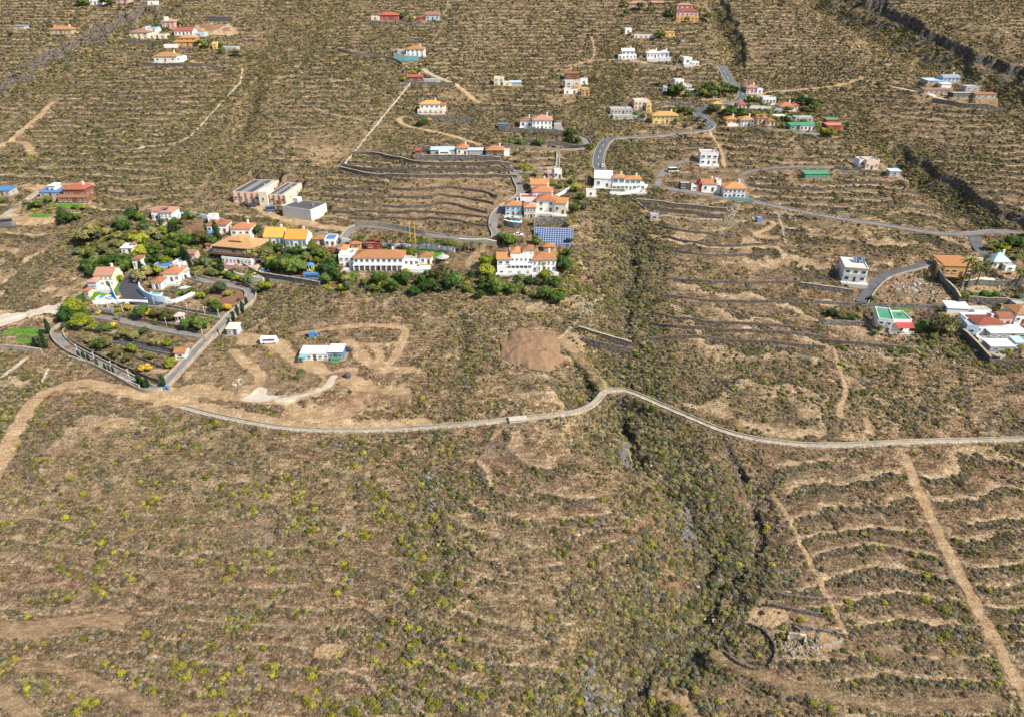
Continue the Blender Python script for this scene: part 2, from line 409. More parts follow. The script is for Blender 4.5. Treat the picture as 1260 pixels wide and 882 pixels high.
M['mound'] = mat('heaped_soil', (.235, .150, .088), .95, .30, .9, .8, .1, fine=2.5)
M['clay'] = mat('red_soil', (.20, .085, .06), .95, .3, .8, .5, .1)
M['lawn'] = mat('lawn', (.07, .20, .03), .9, .3, 1.0, .3, .1)
M['shade'] = mat('shade_cloth', (.55, .60, .66), .7, .15, .6)
def panel_mat():
    m = bpy.data.materials.new('solar_cells'); t, N, L, b = nt(m)
    br = N.new('ShaderNodeTexBrick'); br.offset = 0; br.inputs['Scale'].default_value = 1.0
    br.inputs['Color1'].default_value = (.02, .05, .16, 1); br.inputs['Color2'].default_value = (.03, .08, .22, 1); br.inputs['Mortar'].default_value = (.5, .52, .55, 1)
    br.inputs['Mortar Size'].default_value = .07; br.inputs['Brick Width'].default_value = 1.1; br.inputs['Row Height'].default_value = 1.1
    tc = N.new('ShaderNodeTexCoord'); L.new(tc.outputs['Object'], br.inputs['Vector']); L.new(br.outputs[0], b.inputs['Base Color'])
    b.inputs['Roughness'].default_value = .25; return m
M['solar'] = panel_mat()
# foliage
LF = dict(
    dry=leaf_mat('foliage_dry', (.080, .056, .030), (.165, .118, .064), (.30, .225, .125), .75),
    grey=leaf_mat('foliage_grey', (.075, .066, .050), (.145, .128, .096), (.25, .225, .165), .7),
    olive=leaf_mat('foliage_olive', (.065, .064, .020), (.14, .130, .042), (.26, .23, .080), .7),
    green=leaf_mat('foliage_green', (.032, .062, .012), (.078, .120, .022), (.15, .195, .045), .5),
    dark=leaf_mat('foliage_dark', (.015, .036, .010), (.034, .075, .018), (.075, .13, .030), .5),
    yellow=leaf_mat('foliage_yellow', (.10, .10, .016), (.20, .185, .022), (.34, .30, .035), .6),
    lime=leaf_mat('foliage_lime', (.085, .11, .012), (.17, .195, .018), (.30, .31, .035), .5),
    sage=leaf_mat('foliage_sage', (.05, .07, .035), (.10, .125, .06), (.17, .195, .105), .6),
    gold=leaf_mat('foliage_gold', (.30, .19, .03), (.45, .29, .03), (.6, .42, .05), .5),
    straw=leaf_mat('foliage_straw', (.22, .17, .10), (.34, .27, .16), (.46, .38, .24), .7),
    cypress=leaf_mat('foliage_cypress', (.012, .026, .010), (.026, .050, .018), (.045, .08, .03), .4))
# ground material
def ground_mat():
    m = bpy.data.materials.new('dry_ground'); t, N, L, b = nt(m)
    big = noise(t, .022, 4, .6); mid = noise(t, .28, 5, .65); fine = noise(t, 1.7, 4, .75); vf = noise(t, 6.0, 2, .7)
    streak = noise(t, 1.0, 4, .7, stretch=(.3, .9, 1))
    f = mth(t, 'ADD', mth(t, 'MULTIPLY', mid, .24), mth(t, 'ADD', mth(t, 'MULTIPLY', fine, .36), mth(t, 'ADD', mth(t, 'MULTIPLY', vf, .16), mth(t, 'MULTIPLY', streak, .24))))
    base = ramp(t, f, [(.435, (.055, .038, .019)), (.485, (.155, .108, .054)), (.525, (.335, .235, .128)), (.58, (.62, .47, .285))])
    redd = ramp(t, f, [(.435, (.055, .033, .019)), (.485, (.145, .086, .047)), (.53, (.295, .190, .112)), (.585, (.56, .40, .25))])
    c = mixc(t, ramp(t, big, [(.38, (.15, .15, .15)), (.52, (1, 1, 1))]), base, redd)
    fld = attr(t, 'field')
    c = mixc(t, mth(t, 'MULTIPLY', fld, .35), c, (.15, .105, .068))
    pchy = noise(t, .13, 6, .72); c = mixc(t, mth(t, 'MULTIPLY', ramp(t, pchy, [(.46, (0, 0, 0)), (.60, (1, 1, 1))]), .6), c, ramp(t, f, [(.44, (.050, .038, .024)), (.5, (.150, .110, .068)), (.57, (.32, .245, .16))]))
    gr = ramp(t, f, [(.44, (.042, .042, .014)), (.5, (.125, .112, .038)), (.57, (.28, .24, .10))])
    c = mixc(t, mth(t, 'MULTIPLY', attr(t, 'green'), .5), c, gr)
    st = ramp(t, noise(t, 2.4, 3, .8), [(.36, (.032, .026, .020)), (.5, (.085, .066, .048)), (.66, (.25, .20, .145))])
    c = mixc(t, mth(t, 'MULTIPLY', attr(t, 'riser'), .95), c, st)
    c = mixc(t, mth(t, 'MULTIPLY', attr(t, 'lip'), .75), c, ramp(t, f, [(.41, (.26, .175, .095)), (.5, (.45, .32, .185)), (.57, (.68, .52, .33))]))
    pt = ramp(t, f, [(.41, (.22, .14, .072)), (.5, (.38, .255, .14)), (.58, (.56, .42, .26))])
    brk = mth(t, 'ADD', mth(t, 'MULTIPLY', mid, .5), mth(t, 'MULTIPLY', fine, .5))
    def broken(k):
        m_ = t.nodes.new('ShaderNodeMath'); m_.operation = 'MULTIPLY_ADD'; m_.use_clamp = True
        t.links.new(brk, m_.inputs[0]); m_.inputs[1].default_value = -3.2; m_.inputs[2].default_value = 0
        m2 = t.nodes.new('ShaderNodeMath'); m2.operation = 'MULTIPLY_ADD'; m2.use_clamp = False
        t.links.new(attr(t, k), m2.inputs[0]); m2.inputs[1].default_value = 2.9; m2.inputs[2].default_value = .42
        m3 = t.nodes.new('ShaderNodeMath'); m3.operation = 'MULTIPLY_ADD'; m3.use_clamp = True
        t.links.new(brk, m3.inputs[0]); m3.inputs[1].default_value = -3.4; t.links.new(m2.outputs[0], m3.inputs[2])
        return m3.outputs[0]
    c = mixc(t, broken('path'), c, pt)
    c = mixc(t, broken('soil'), c, ramp(t, f, [(.38, (.15, .08, .05)), (.6, (.29, .165, .10))]))
    c = mixc(t, broken('pale'), c, ramp(t, f, [(.36, (.38, .31, .22)), (.6, (.68, .61, .50))]))
    rk = ramp(t, noise(t, .9, 6, .8), [(.36, (.035, .030, .026)), (.5, (.11, .092, .078)), (.64, (.26, .22, .185))])
    c = mixc(t, attr(t, 'rock'), c, rk)
    c = mixc(t, mth(t, 'MULTIPLY', broken('gold'), .6), c, ramp(t, f, [(.4, (.28, .22, .07)), (.6, (.5, .42, .17))]))
    c = mixc(t, attr(t, 'lawn'), c, ramp(t, f, [(.36, (.05, .13, .015)), (.6, (.13, .28, .04))]))
    L.new(c, b.inputs['Base Color']); b.inputs['Roughness'].default_value = .97; b.inputs['Specular IOR Level'].default_value = .08
    h = mth(t, 'ADD', f, mth(t, 'MULTIPLY', noise(t, 1.0, 6, .8), .6))
    bump(t, b, h, 1.0, .8)
    return m
# ---------------------------------------------------------------- mesh builder
class MB:
    def __init__(s): s.v = []; s.f = []
    def add(s, vs, fs):
        n = len(s.v); s.v += [tuple(p) for p in vs]; s.f += [tuple(i+n for i in f) for f in fs]; return s
    def box(s, cx, cy, cz, sx, sy, sz, rz=0, taper=1.0):
        """centre x, y, bottom z, sizes"""
        c, q = math.cos(rz), math.sin(rz); vs = []
        for k, zz in ((1, cz), (taper, cz+sz)):
            for a, b_ in ((-1, -1), (1, -1), (1, 1), (-1, 1)):
                x = a*sx/2*k; y = b_*sy/2*k; vs.append((cx+x*c-y*q, cy+x*q+y*c, zz))
        return s.add(vs, [(3, 2, 1, 0), (4, 5, 6, 7), (0, 1, 5, 4), (1, 2, 6, 5), (2, 3, 7, 6), (3, 0, 4, 7)])
    def cyl(s, cx, cy, z0, z1, r0, r1, n=8, dx=0, dy=0):
        vs = [(cx+r0*math.cos(2*math.pi*i/n), cy+r0*math.sin(2*math.pi*i/n), z0) for i in range(n)]
        vs += [(cx+dx+r1*math.cos(2*math.pi*i/n), cy+dy+r1*math.sin(2*math.pi*i/n), z1) for i in range(n)]
        return s.add(vs, [(i, (i+1) % n, n+(i+1) % n, n+i) for i in range(n)]+[tuple(range(n-1, -1, -1)), tuple(range(n, 2*n))])
    def bar(s, p, q, r, n=5):
        p = Vector(p); q = Vector(q); d = (q-p)
        if d.length < 1e-6: return s
        u = d.orthogonal().normalized(); w = d.normalized().cross(u)
        vs = [p+(u*math.cos(2*math.pi*i/n)+w*math.sin(2*math.pi*i/n))*r for i in range(n)]
        vs += [q+(u*math.cos(2*math.pi*i/n)+w*math.sin(2*math.pi*i/n))*r for i in range(n)]
        return s.add(vs, [(i, (i+1) % n, n+(i+1) % n, n+i) for i in range(n)]+[tuple(range(n-1, -1, -1)), tuple(range(n, 2*n))])
    def hip(s, x0, x1, y0, y1, z, h, oh=.45, t=.18):
        x0 -= oh; x1 += oh; y0 -= oh; y1 += oh; w = x1-x0; d = y1-y0; k = min(w, d)/2
        if w >= d: r0, r1 = (x0+k, (y0+y1)/2), (x1-k, (y0+y1)/2)
        else: r0, r1 = ((x0+x1)/2, y0+k), ((x0+x1)/2, y1-k)
        vs = [(x0, y0, z), (x1, y0, z), (x1, y1, z), (x0, y1, z), (x0, y0, z+t), (x1, y0, z+t), (x1, y1, z+t), (x0, y1, z+t), (r0[0], r0[1], z+t+h), (r1[0], r1[1], z+t+h)]
        fs = [(3, 2, 1, 0), (0, 1, 5, 4), (1, 2, 6, 5), (2, 3, 7, 6), (3, 0, 4, 7)]
        if w >= d: fs += [(4, 5, 9, 8), (5, 6, 9), (6, 7, 8, 9), (7, 4, 8)]
        else: fs += [(4, 5, 8), (5, 6, 9, 8), (6, 7, 9), (7, 4, 8, 9)]
        return s.add(vs, fs)
    def gable(s, x0, x1, y0, y1, z, h, oh=.4, t=.2):
        x0 -= oh; x1 += oh; y0 -= oh; y1 += oh; m = (y0+y1)/2
        for a, za, b_, zb_ in ((y0, z, m, z+h), (y1, z, m, z+h)):
            vs = [(x0, a, za), (x1, a, za), (x1, b_, zb_), (x0, b_, zb_), (x0, a, za+t), (x1, a, za+t), (x1, b_, zb_+t), (x0, b_, zb_+t)]
            s.add(vs, [(0, 1, 2, 3), (4, 5, 6, 7), (0, 1, 5, 4), (1, 2, 6, 5), (3, 0, 4, 7), (2, 3, 7, 6)])
        return s
    def shed(s, x0, x1, y0, y1, z, h, oh=.3, t=.15):
        x0 -= oh; x1 += oh; y0 -= oh; y1 += oh
        return s.add([(x0, y0, z), (x1, y0, z), (x1, y1, z+h), (x0, y1, z+h), (x0, y0, z+t), (x1, y0, z+t), (x1, y1, z+h+t), (x0, y1, z+h+t)],
                     [(3, 2, 1, 0), (4, 5, 6, 7), (0, 1, 5, 4), (1, 2, 6, 5), (2, 3, 7, 6), (3, 0, 4, 7)])
    def mesh(s, name, m):
        me = bpy.data.meshes.new(name); me.from_pydata(s.v, [], s.f); me.update()
        if m is not None: me.materials.append(m)
        return me
    def build(s, name, m, parent=None, loc=None, rz=0):
        o = bpy.data.objects.new(name, s.mesh(name, m)); C.objects.link(o)
        if parent is not None: o.parent = parent
        if loc is not None: o.location = loc
        if rz: o.rotation_euler = (0, 0, rz)
        return o
def tag(o, label, cat, group=None, kind=None):
    if label: o['label'] = label
    if cat: o['category'] = cat
    if group: o['group'] = group
    if kind: o['kind'] = kind
    return o
def struct(o): o['kind'] = 'structure'; return o
def empty(name, loc, rz=0):
    e = bpy.data.objects.new(name, None); e.empty_display_size = .5; C.objects.link(e); e.location = loc; e.rotation_euler = (0, 0, rz); return e
def inst(me, name, parent, loc=(0, 0, 0), rz=0, sc=None):
    o = bpy.data.objects.new(name, me); C.objects.link(o); o.parent = parent; o.location = loc; o.rotation_euler = (0, 0, rz)
    if sc: o.scale = sc
    return o
# ---------------------------------------------------------------- linear features read off the photograph
ROADS = []   # (name, pts, width m, material, edge lines, parapet)
def road(pts, w, m, lines=False, par=None, kerb=.10, name='road'): ROADS.append([name, pts, w, m, lines, par, kerb])
road([(886, 80), (892, 89), (901, 105), (912, 111), (915, 117), (911, 123), (899, 126.5), (874, 129), (860, 135), (858, 139), (865, 146), (874, 152), (873, 158), (866, 161), (848, 162.5), (798, 168), (760, 169.5), (747, 171), (739, 183), (735, 200), (739, 211), (748, 222), (756, 232)], 6.2, 'asphalt', True, ((1, 'palestone', .5),))
road([(778, 229), (800, 229), (850, 237), (901, 245), (923, 248), (931, 249), (974, 258), (1047, 272), (1083, 276), (1112, 281.5), (1151, 287), (1177, 289), (1198, 288), (1224, 284), (1275, 290)], 3.6, 'roadgrey', False, ((1, 'palestone', .4),))
road([(809, 230), (811, 220), (814, 214), (823, 203.6), (843, 198), (860, 197)], 3.4, 'roadgrey')
road([(916, 247), (919.5, 234), (910, 222), (912, 215), (927, 209), (974, 205), (1029, 207)], 3, 'roadgrey')
road([(1198, 289), (1202, 303), (1210, 313), (1222, 320)], 4.5, 'asphalt')
road([(1145, 323), (1130, 328), (1105, 334), (1086, 340), (1075, 350), (1065, 362), (1060, 373)], 4.4, 'asphalt', False, ((1, 'palestone', .5),))
road([(1062, 375), (1130, 376), (1183, 381)], 3.4, 'roadgrey', False, ((-1, 'stonegrey', 1.6),))
road([(612, 178), (650, 181), (690, 184.5), (716, 184), (724, 180), (720, 171), (708, 167)], 4.0, 'roadgrey', False, ((-1, 'palestone', .9),))
road([(610, 199), (622, 202), (631, 210), (636, 222), (642, 236), (638, 244), (622, 253), (609, 264), (606, 279), (612, 290), (608, 297), (592, 296.5), (554, 293), (523, 289), (502, 285), (463, 279), (436, 278), (427, 288), (414, 308)], 3.8, 'roadgrey', False, ((-1, 'palestone', .8),))
road([(612, 290), (620, 288), (632, 291)], 4.2, 'roadgrey')
road([(418, 62), (432, 67), (460, 69), (480, 72), (492, 76), (498, 80)], 3.6, 'roadgrey', False, ((-1, 'stonegrey', 1.4),))
# left villas
road([(176, 330), (168, 338), (160, 347), (158, 355), (164, 361), (169, 369), (185, 371), (196, 375)], 7.5, 'asphaltdark', False, ((1, 'white', 1.0),))
road([(163, 376), (200, 376), (249, 386), (276, 392)], 3.2, 'roadgrey', False, ((-1, 'palestone', .9),))
road([(112, 389), (154, 396), (200, 406), (240, 413), (256, 415), (268, 407)], 3.6, 'roadgrey', False, ((-1, 'palestone', .9),))
road([(216, 338), (228, 339), (244, 344), (258, 348), (281, 351), (302, 355), (311, 362), (306, 373), (287, 386), (277, 397), (264, 411), (251, 422), (232, 443), (212, 464), (203, 474), (196, 479), (181, 480), (158, 466), (127, 450), (101, 438), (80, 426), (69, 413), (73, 405), (91, 396)], 3.6, 'roadgrey', False, ((1, 'palestone', 1.3), (-1, 'palestone', .9)))
road([(303, 345), (345, 342), (394, 349)], 4.4, 'roadgrey', False, ((1, 'palestone', .8),))
road([(138, 419), (165, 424), (190, 430), (216, 435)], 2.6, 'asphaltdark', False, ((-1, 'stonegrey', .8),))
road([(0, 269), (16, 258), (29, 249), (44, 238), (49, 234)], 3.6, 'palestone')
road([(519, 84), (530, 92), (545, 98), (557, 103)], 4.0, 'palestone')
# the pale concrete water channel and its service path
CANAL = [(222, 500), (250, 508), (290, 517), (340, 526), (400, 530), (450, 530), (520, 526), (580, 522), (630, 516), (680, 512), (712, 507), (731, 498), (739, 487), (745, 480.5), (765, 479), (783, 485), (810, 497), (850, 514), (884, 529), (920, 539), (960, 545), (1000, 548.5), (1060, 547.5), (1130, 543.5), (1200, 541), (1290, 540)]
road(CANAL, 1.5, 'palestone', False, ((1, 'palestone', .55), (-1, 'stonepale', .35)), .35, 'canal_path')
TRACKS = [([(-8, 113), (18, 107), (42, 95), (58, 86)], 5, 'rock', .95), ([(66, 77), (82, 72)], 4, 'rock', .9),
([(772, 545), (800, 590), (832, 640), (845, 690), (838, 730)], 8, 'soil', .64), ([(730, 500), (760, 560), (800, 640)], 8, 'soil', .4), ([(640, 640), (650, 700), (660, 760)], 24, 'soil', .4),
  # bare earth tracks: pts, width m, key, strength
    ([(-20, 600), (0, 574), (18, 530), (36, 498), (63, 478), (100, 469), (127, 475), (154, 483), (199, 490), (240, 500), (300, 511), (340, 519), (420, 524), (520, 520)], 5.0, 'path', 1),
    ([(207, 482), (263, 483), (309, 491), (345, 493), (381, 484), (399, 477), (411, 466), (390, 452), (358, 443), (352, 430), (327, 418), (301, 413)], 5.0, 'path', 1),
    ([(345, 493), (381, 484), (405, 475), (411, 464)], 2.6, 'pale', .8),
    ([(287, 431), (303, 447), (325, 463), (316, 475), (300, 480)], 4, 'path', .9),
    ([(368, 411), (400, 405), (430, 401), (470, 400), (495, 402), (500, 410), (492, 430), (483, 445), (465, 450)], 3.0, 'path', .9),
    ([(430, 420), (445, 440), (470, 455), (505, 454)], 4.5, 'path', .9),
    ([(440, 424), (490, 424)], 2.4, 'path', .8), ([(466, 430), (468, 450)], 3, 'path', .8),
    ([(415, 462), (440, 468), (452, 480), (440, 500), (420, 510)], 8, 'path', 1), ([(455, 480), (500, 482)], 4, 'path', .8),
    ([(360, 500), (375, 512), (420, 514), (440, 500)], 5, 'path', 1),
    ([(1115, 560), (1122, 585), (1137, 615), (1152, 650), (1172, 690), (1192, 728), (1216, 772), (1240, 815), (1275, 880)], 2.7, 'path', .8),
    ([(950, 600), (972, 635), (985, 665), (1000, 694), (1012, 720), (1024, 745), (1040, 777)], 1.1, 'path', .9),
    ([(1066, 515), (1070, 530)], 2, 'path', .7), ([(1027, 430), (1035, 460), (1043, 483), (1032, 500), (1040, 520)], 1.3, 'path', .9),
    ([(298, 84), (297, 95), (290, 108), (275, 124), (255, 146), (240, 162), (230, 172), (205, 177), (150, 184)], 1.1, 'pale', .68),
    ([(-5, 184), (12, 174), (34, 155), (50, 142), (66, 125)], 3, 'path', 1), ([(-5, 178), (30, 172), (40, 190)], 4, 'path', .7),
    ([(385, 131), (398, 138), (420, 143), (458, 150)], 2.4, 'pale', .5), ([(500, 143), (489, 146), (497, 155), (525, 160), (560, 168), (590, 178)], 3.2, 'path', 1),
    ([(435, 97), (455, 108), (480, 118)], 1.3, 'pale', .5), ([(415, 205), (430, 190), (452, 165), (470, 140), (490, 118), (500, 106)], 1.5, 'pale', .5),
    ([(557, 103), (570, 110), (588, 127)], 3, 'path', 1), ([(532, 50), (540, 40), (546, 20), (552, 2)], 1.3, 'pale', .5),
    ([(871, 161), (878, 170), (888, 182), (891, 203)], 1.8, 'path', .9), ([(900, 133), (940, 113), (980, 111), (1035, 105), (1060, 96)], 2.4, 'path', .8),
    ([(1100, 107), (1130, 113), (1162, 123)], 3, 'pale', .8), ([(700, 80), (730, 75), (732, 60), (728, 45)], 1.5, 'path', .9), ([(700, 85), (720, 73), (800, 78), (830, 83)], 1.8, 'path', .8),
    ([(316, 255), (336, 266), (363, 275), (414, 280), (436, 283)], 4.5, 'path', 1),
    ([(655, 430), (686, 418), (695, 410), (712, 390), (725, 374), (742, 358)], 1.0, 'pale', .6),
    ([(690, 413), (700, 425), (715, 440), (735, 465), (748, 480)], 3.0, 'pale', .42), ([(686, 425), (688, 445), (700, 462), (715, 475)], 1.2, 'rock', .5),
    ([(-5, 772), (30, 772), (60, 768), (110, 762), (150, 762)], 4.0, 'path', .62), ([(30, 818), (80, 822), (130, 845), (180, 870), (220, 900)], 3.0, 'path', .55),
    ([(-10, 850), (20, 868), (50, 900)], 4, 'path', .6), ([(50, 540), (60, 580), (90, 605), (150, 612), (220, 608), (280, 615)], 1.6, 'path', .5),
    ([(175, 690), (215, 640), (240, 600), (258, 555)], 2.2, 'path', .42), ([(100, 700), (160, 660), (230, 600)], 1.5, 'path', .4),
    ([(1040, 777), (1035, 787), (1005, 796)], .9, 'pale', .6), ([(820, 835), (850, 865), (870, 890)], 2.5, 'path', .8),
    ([(880, 805), (950, 835), (1030, 860), (1130, 870), (1230, 862)], 2.6, 'path', .5), ([(940, 735), (1000, 770), (1030, 788), (1110, 806), (1180, 812)], 2.2, 'path', .5),
    ([(700, 800), (650, 845), (610, 882)], 1.1, 'pale', .36), ([(610, 620), (600, 700), (560, 745)], .9, 'path', .5),
    ([(770, 530), (790, 560), (806, 580)], 1.3, 'gold', .9), ([(728, 440), (738, 455), (746, 474)], 1.5, 'gold', .8), ([(752, 512), (766, 530), (790, 548)], 1.6, 'gold', .5),
    ([(0, 392), (30, 388), (55, 381), (84, 376)], 6.0, 'pale', 1), ([(0, 400), (25, 392)], 3.5, 'pale', 1), ([(0, 466), (14, 454), (32, 440)], 1.5, 'pale', .7),
    ([(1082, 200), (1093, 213), (1112, 222)], 4, 'pale', .5), ([(30, 232), (60, 228), (110, 226)], 5, 'path', .8), ([(5, 268), (30, 268), (70, 266)], 6, 'path', .9),
    ([(935, 270), (958, 275), (935, 283), (925, 290), (958, 291)], 2.2, 'path', .9), ([(800, 285), (830, 298), (880, 303), (930, 304)], 1.6, 'path', .8), ([(958, 262), (963, 280), (967, 298)], 1.2, 'pale', .6),
    ([(1010, 320), (990, 322), (935, 318)], 1.5, 'path', .5)]
PATCHES = [(325, 457, 78, 36, 'path', .5), (440, 440, 76, 42, 'path', .42), (260, 445, 30, 20, 'path', .5), (320, 490, 22, 6, 'pale', .9), (318, 484, 10, 8, 'pale', .8), (293, 470, 7, 4, 'pale', 1), (345, 426, 14, 9, 'path', 1), (310, 418, 20, 7, 'path', 1), (245, 480, 32, 9, 'path', .9),
    (390, 505, 50, 11, 'path', .9), (440, 492, 36, 14, 'soil', .6), (335, 485, 30, 8, 'pale', .48), (415, 462, 14, 6, 'soil', .8), (285, 365, 24, 9, 'soil', 1), (238, 283, 14, 14, 'soil', .8), (268, 36, 28, 7, 'path', 1), (265, 33, 22, 5, 'soil', .8),
    (655, 428, 44, 28, 'path', .6), (36, 270, 36, 7, 'path', .9), (1050, 395, 36, 7, 'path', 1), (1020, 372, 18, 4, 'path', 1), (1115, 358, 30, 22, 'soil', .55), (1120, 350, 26, 12, 'pale', .35), (1212, 355, 22, 5, 'path', .8),
    (50, 265, 16, 3.5, 'lawn', 1), (80, 253, 18, 2.5, 'lawn', 1), (30, 407, 26, 5, 'lawn', .9), (32, 418, 14, 4, 'lawn', .9), (128, 362, 8, 5, 'lawn', 1), (118, 365, 6, 5, 'lawn', 1), (145, 352, 14, 10, 'lawn', 1),
    (462, 308, 20, 4, 'lawn', .6), (526, 311, 22, 4.5, 'lawn', 1), (365, 318, 10, 4, 'lawn', .8), (222, 361, 8, 3, 'lawn', .8), (1210, 362, 30, 3, 'lawn', .9), (1103, 383, 22, 3, 'lawn', .8), (345, 304, 26, 3, 'lawn', .8), (385, 330, 8, 5, 'lawn', .8),
    (945, 755, 28, 12, 'path', .95), (1000, 760, 20, 10, 'path', .6), (1000, 790, 34, 14, 'path', .75), (920, 790, 33, 22, 'soil', .5), (900, 825, 50, 14, 'path', .42), (1020, 840, 60, 14, 'path', .42), (830, 845, 20, 12, 'path', .8), (920, 860, 60, 14, 'path', .5),
    (615, 552, 26, 9, 'pale', .45), (633, 545, 12, 6, 'path', .6), (330, 660, 10, 8, 'pale', .5), (290, 645, 12, 8, 'pale', .4), (350, 770, 12, 12, 'pale', .45), (310, 655, 30, 14, 'pale', .42), (430, 640, 8, 26, 'pale', .45), (140, 505, 30, 10, 'pale', .4), (20, 860, 40, 14, 'pale', .42), (90, 845, 30, 8, 'pale', .4), (470, 690, 10, 40, 'pale', .38), (200, 760, 30, 6, 'pale', .4), (390, 845, 40, 12, 'path', .45), (610, 870, 40, 14, 'path', .45), (690, 560, 40, 10, 'path', .45), (100, 600, 70, 30, 'path', .4), (200, 640, 80, 40, 'path', .42), (60, 700, 80, 30, 'path', .4), (240, 720, 60, 24, 'path', .38), (300, 560, 80, 20, 'path', .38), (180, 560, 60, 24, 'path', .42), (440, 700, 50, 40, 'path', .36), (650, 560, 60, 14, 'path', .4), (405, 800, 20, 10, 'path', .8), (145, 520, 24, 8, 'path', .7), (95, 550, 8, 8, 'pale', .4),
    (420, 655, 6, 10, 'pale', .6), (488, 740, 5, 12, 'pale', .5), (720, 375, 14, 8, 'pale', .5), (705, 420, 20, 12, 'path', .7), (740, 450, 14, 10, 'pale', .35), (848, 632, 10, 12, 'rock', .9), (770, 540, 8, 16, 'rock', .7), (30, 780, 40, 12, 'path', .6),
    (570, 120, 35, 8, 'path', .55), (425, 170, 60, 28, 'path', .45), (400, 190, 30, 12, 'path', .6), (690, 122, 22, 6, 'path', .6), (560, 300, 1, 1, 'path', 0), (590, 322, 18, 22, 'path', .65), (560, 318, 14, 14, 'path', .45), (560, 245, 110, 35, 'path', .55), (480, 255, 70, 30, 'path', .4),
    (870, 275, 60, 20, 'path', .4), (850, 210, 60, 20, 'path', .45), (800, 260, 14, 4, 'path', .7), (1010, 210, 60, 10, 'path', .4), (1180, 118, 50, 16, 'path', .6), (30, 175, 60, 14, 'path', .35), (1060, 285, 60, 10, 'path', .3),
    (120, 300, 60, 30, 'green', .9), (200, 300, 60, 40, 'green', .9), (160, 410, 80, 40, 'green', .35), (330, 375, 90, 30, 'green', .35), (500, 350, 80, 14, 'green', .8), (650, 345, 60, 24, 'green', .8), (20, 510, 30, 60, 'green', .7), (20, 420, 40, 20, 'green', .5), (1170, 430, 80, 22, 'green', .5),
    (160, 300, 70, 26, 'lush', 1), (240, 305, 60, 22, 'lush', 1), (340, 315, 90, 20, 'lush', .9), (95, 385, 22, 14, 'lush', 1), (480, 350, 80, 12, 'lush', .4), (560, 350, 30, 12, 'lush', .4), (600, 340, 20, 26, 'lush', .9), (650, 358, 60, 14, 'lush', .45), (690, 330, 24, 26, 'lush', .9),
    (150, 400, 80, 14, 'lush', .35), (150, 430, 60, 16, 'lush', .35), (470, 303, 60, 6, 'lush', .5), (660, 172, 60, 8, 'lush', .5), (700, 240, 16, 30, 'lush', .6), (870, 115, 40, 6, 'lush', .9), (940, 140, 70, 14, 'lush', .6), (1000, 160, 50, 8, 'lush', .5), (845, 142, 30, 8, 'lush', .6),
    (215, 45, 50, 14, 'lush', .4), (270, 60, 26, 6, 'lush', .6), (1240, 305, 30, 14, 'lush', .7), (1225, 390, 20, 8, 'lush', .5), (1155, 410, 26, 12, 'lush', .6), (1040, 390, 26, 6, 'lush', .5), (60, 255, 50, 5, 'lush', .4), (360, 455, 22, 12, 'lush', .35), (275, 425, 22, 10, 'lush', .3),
    (1170, 430, 80, 14, 'lush', .3), (1040, 440, 14, 20, 'lush', .4),
    (300, 590, 240, 120, 'green', .25), (1000, 470, 160, 60, 'green', .25), (970, 150, 80, 20, 'green', .6), (1180, 30, 60, 30, 'green', .5)]
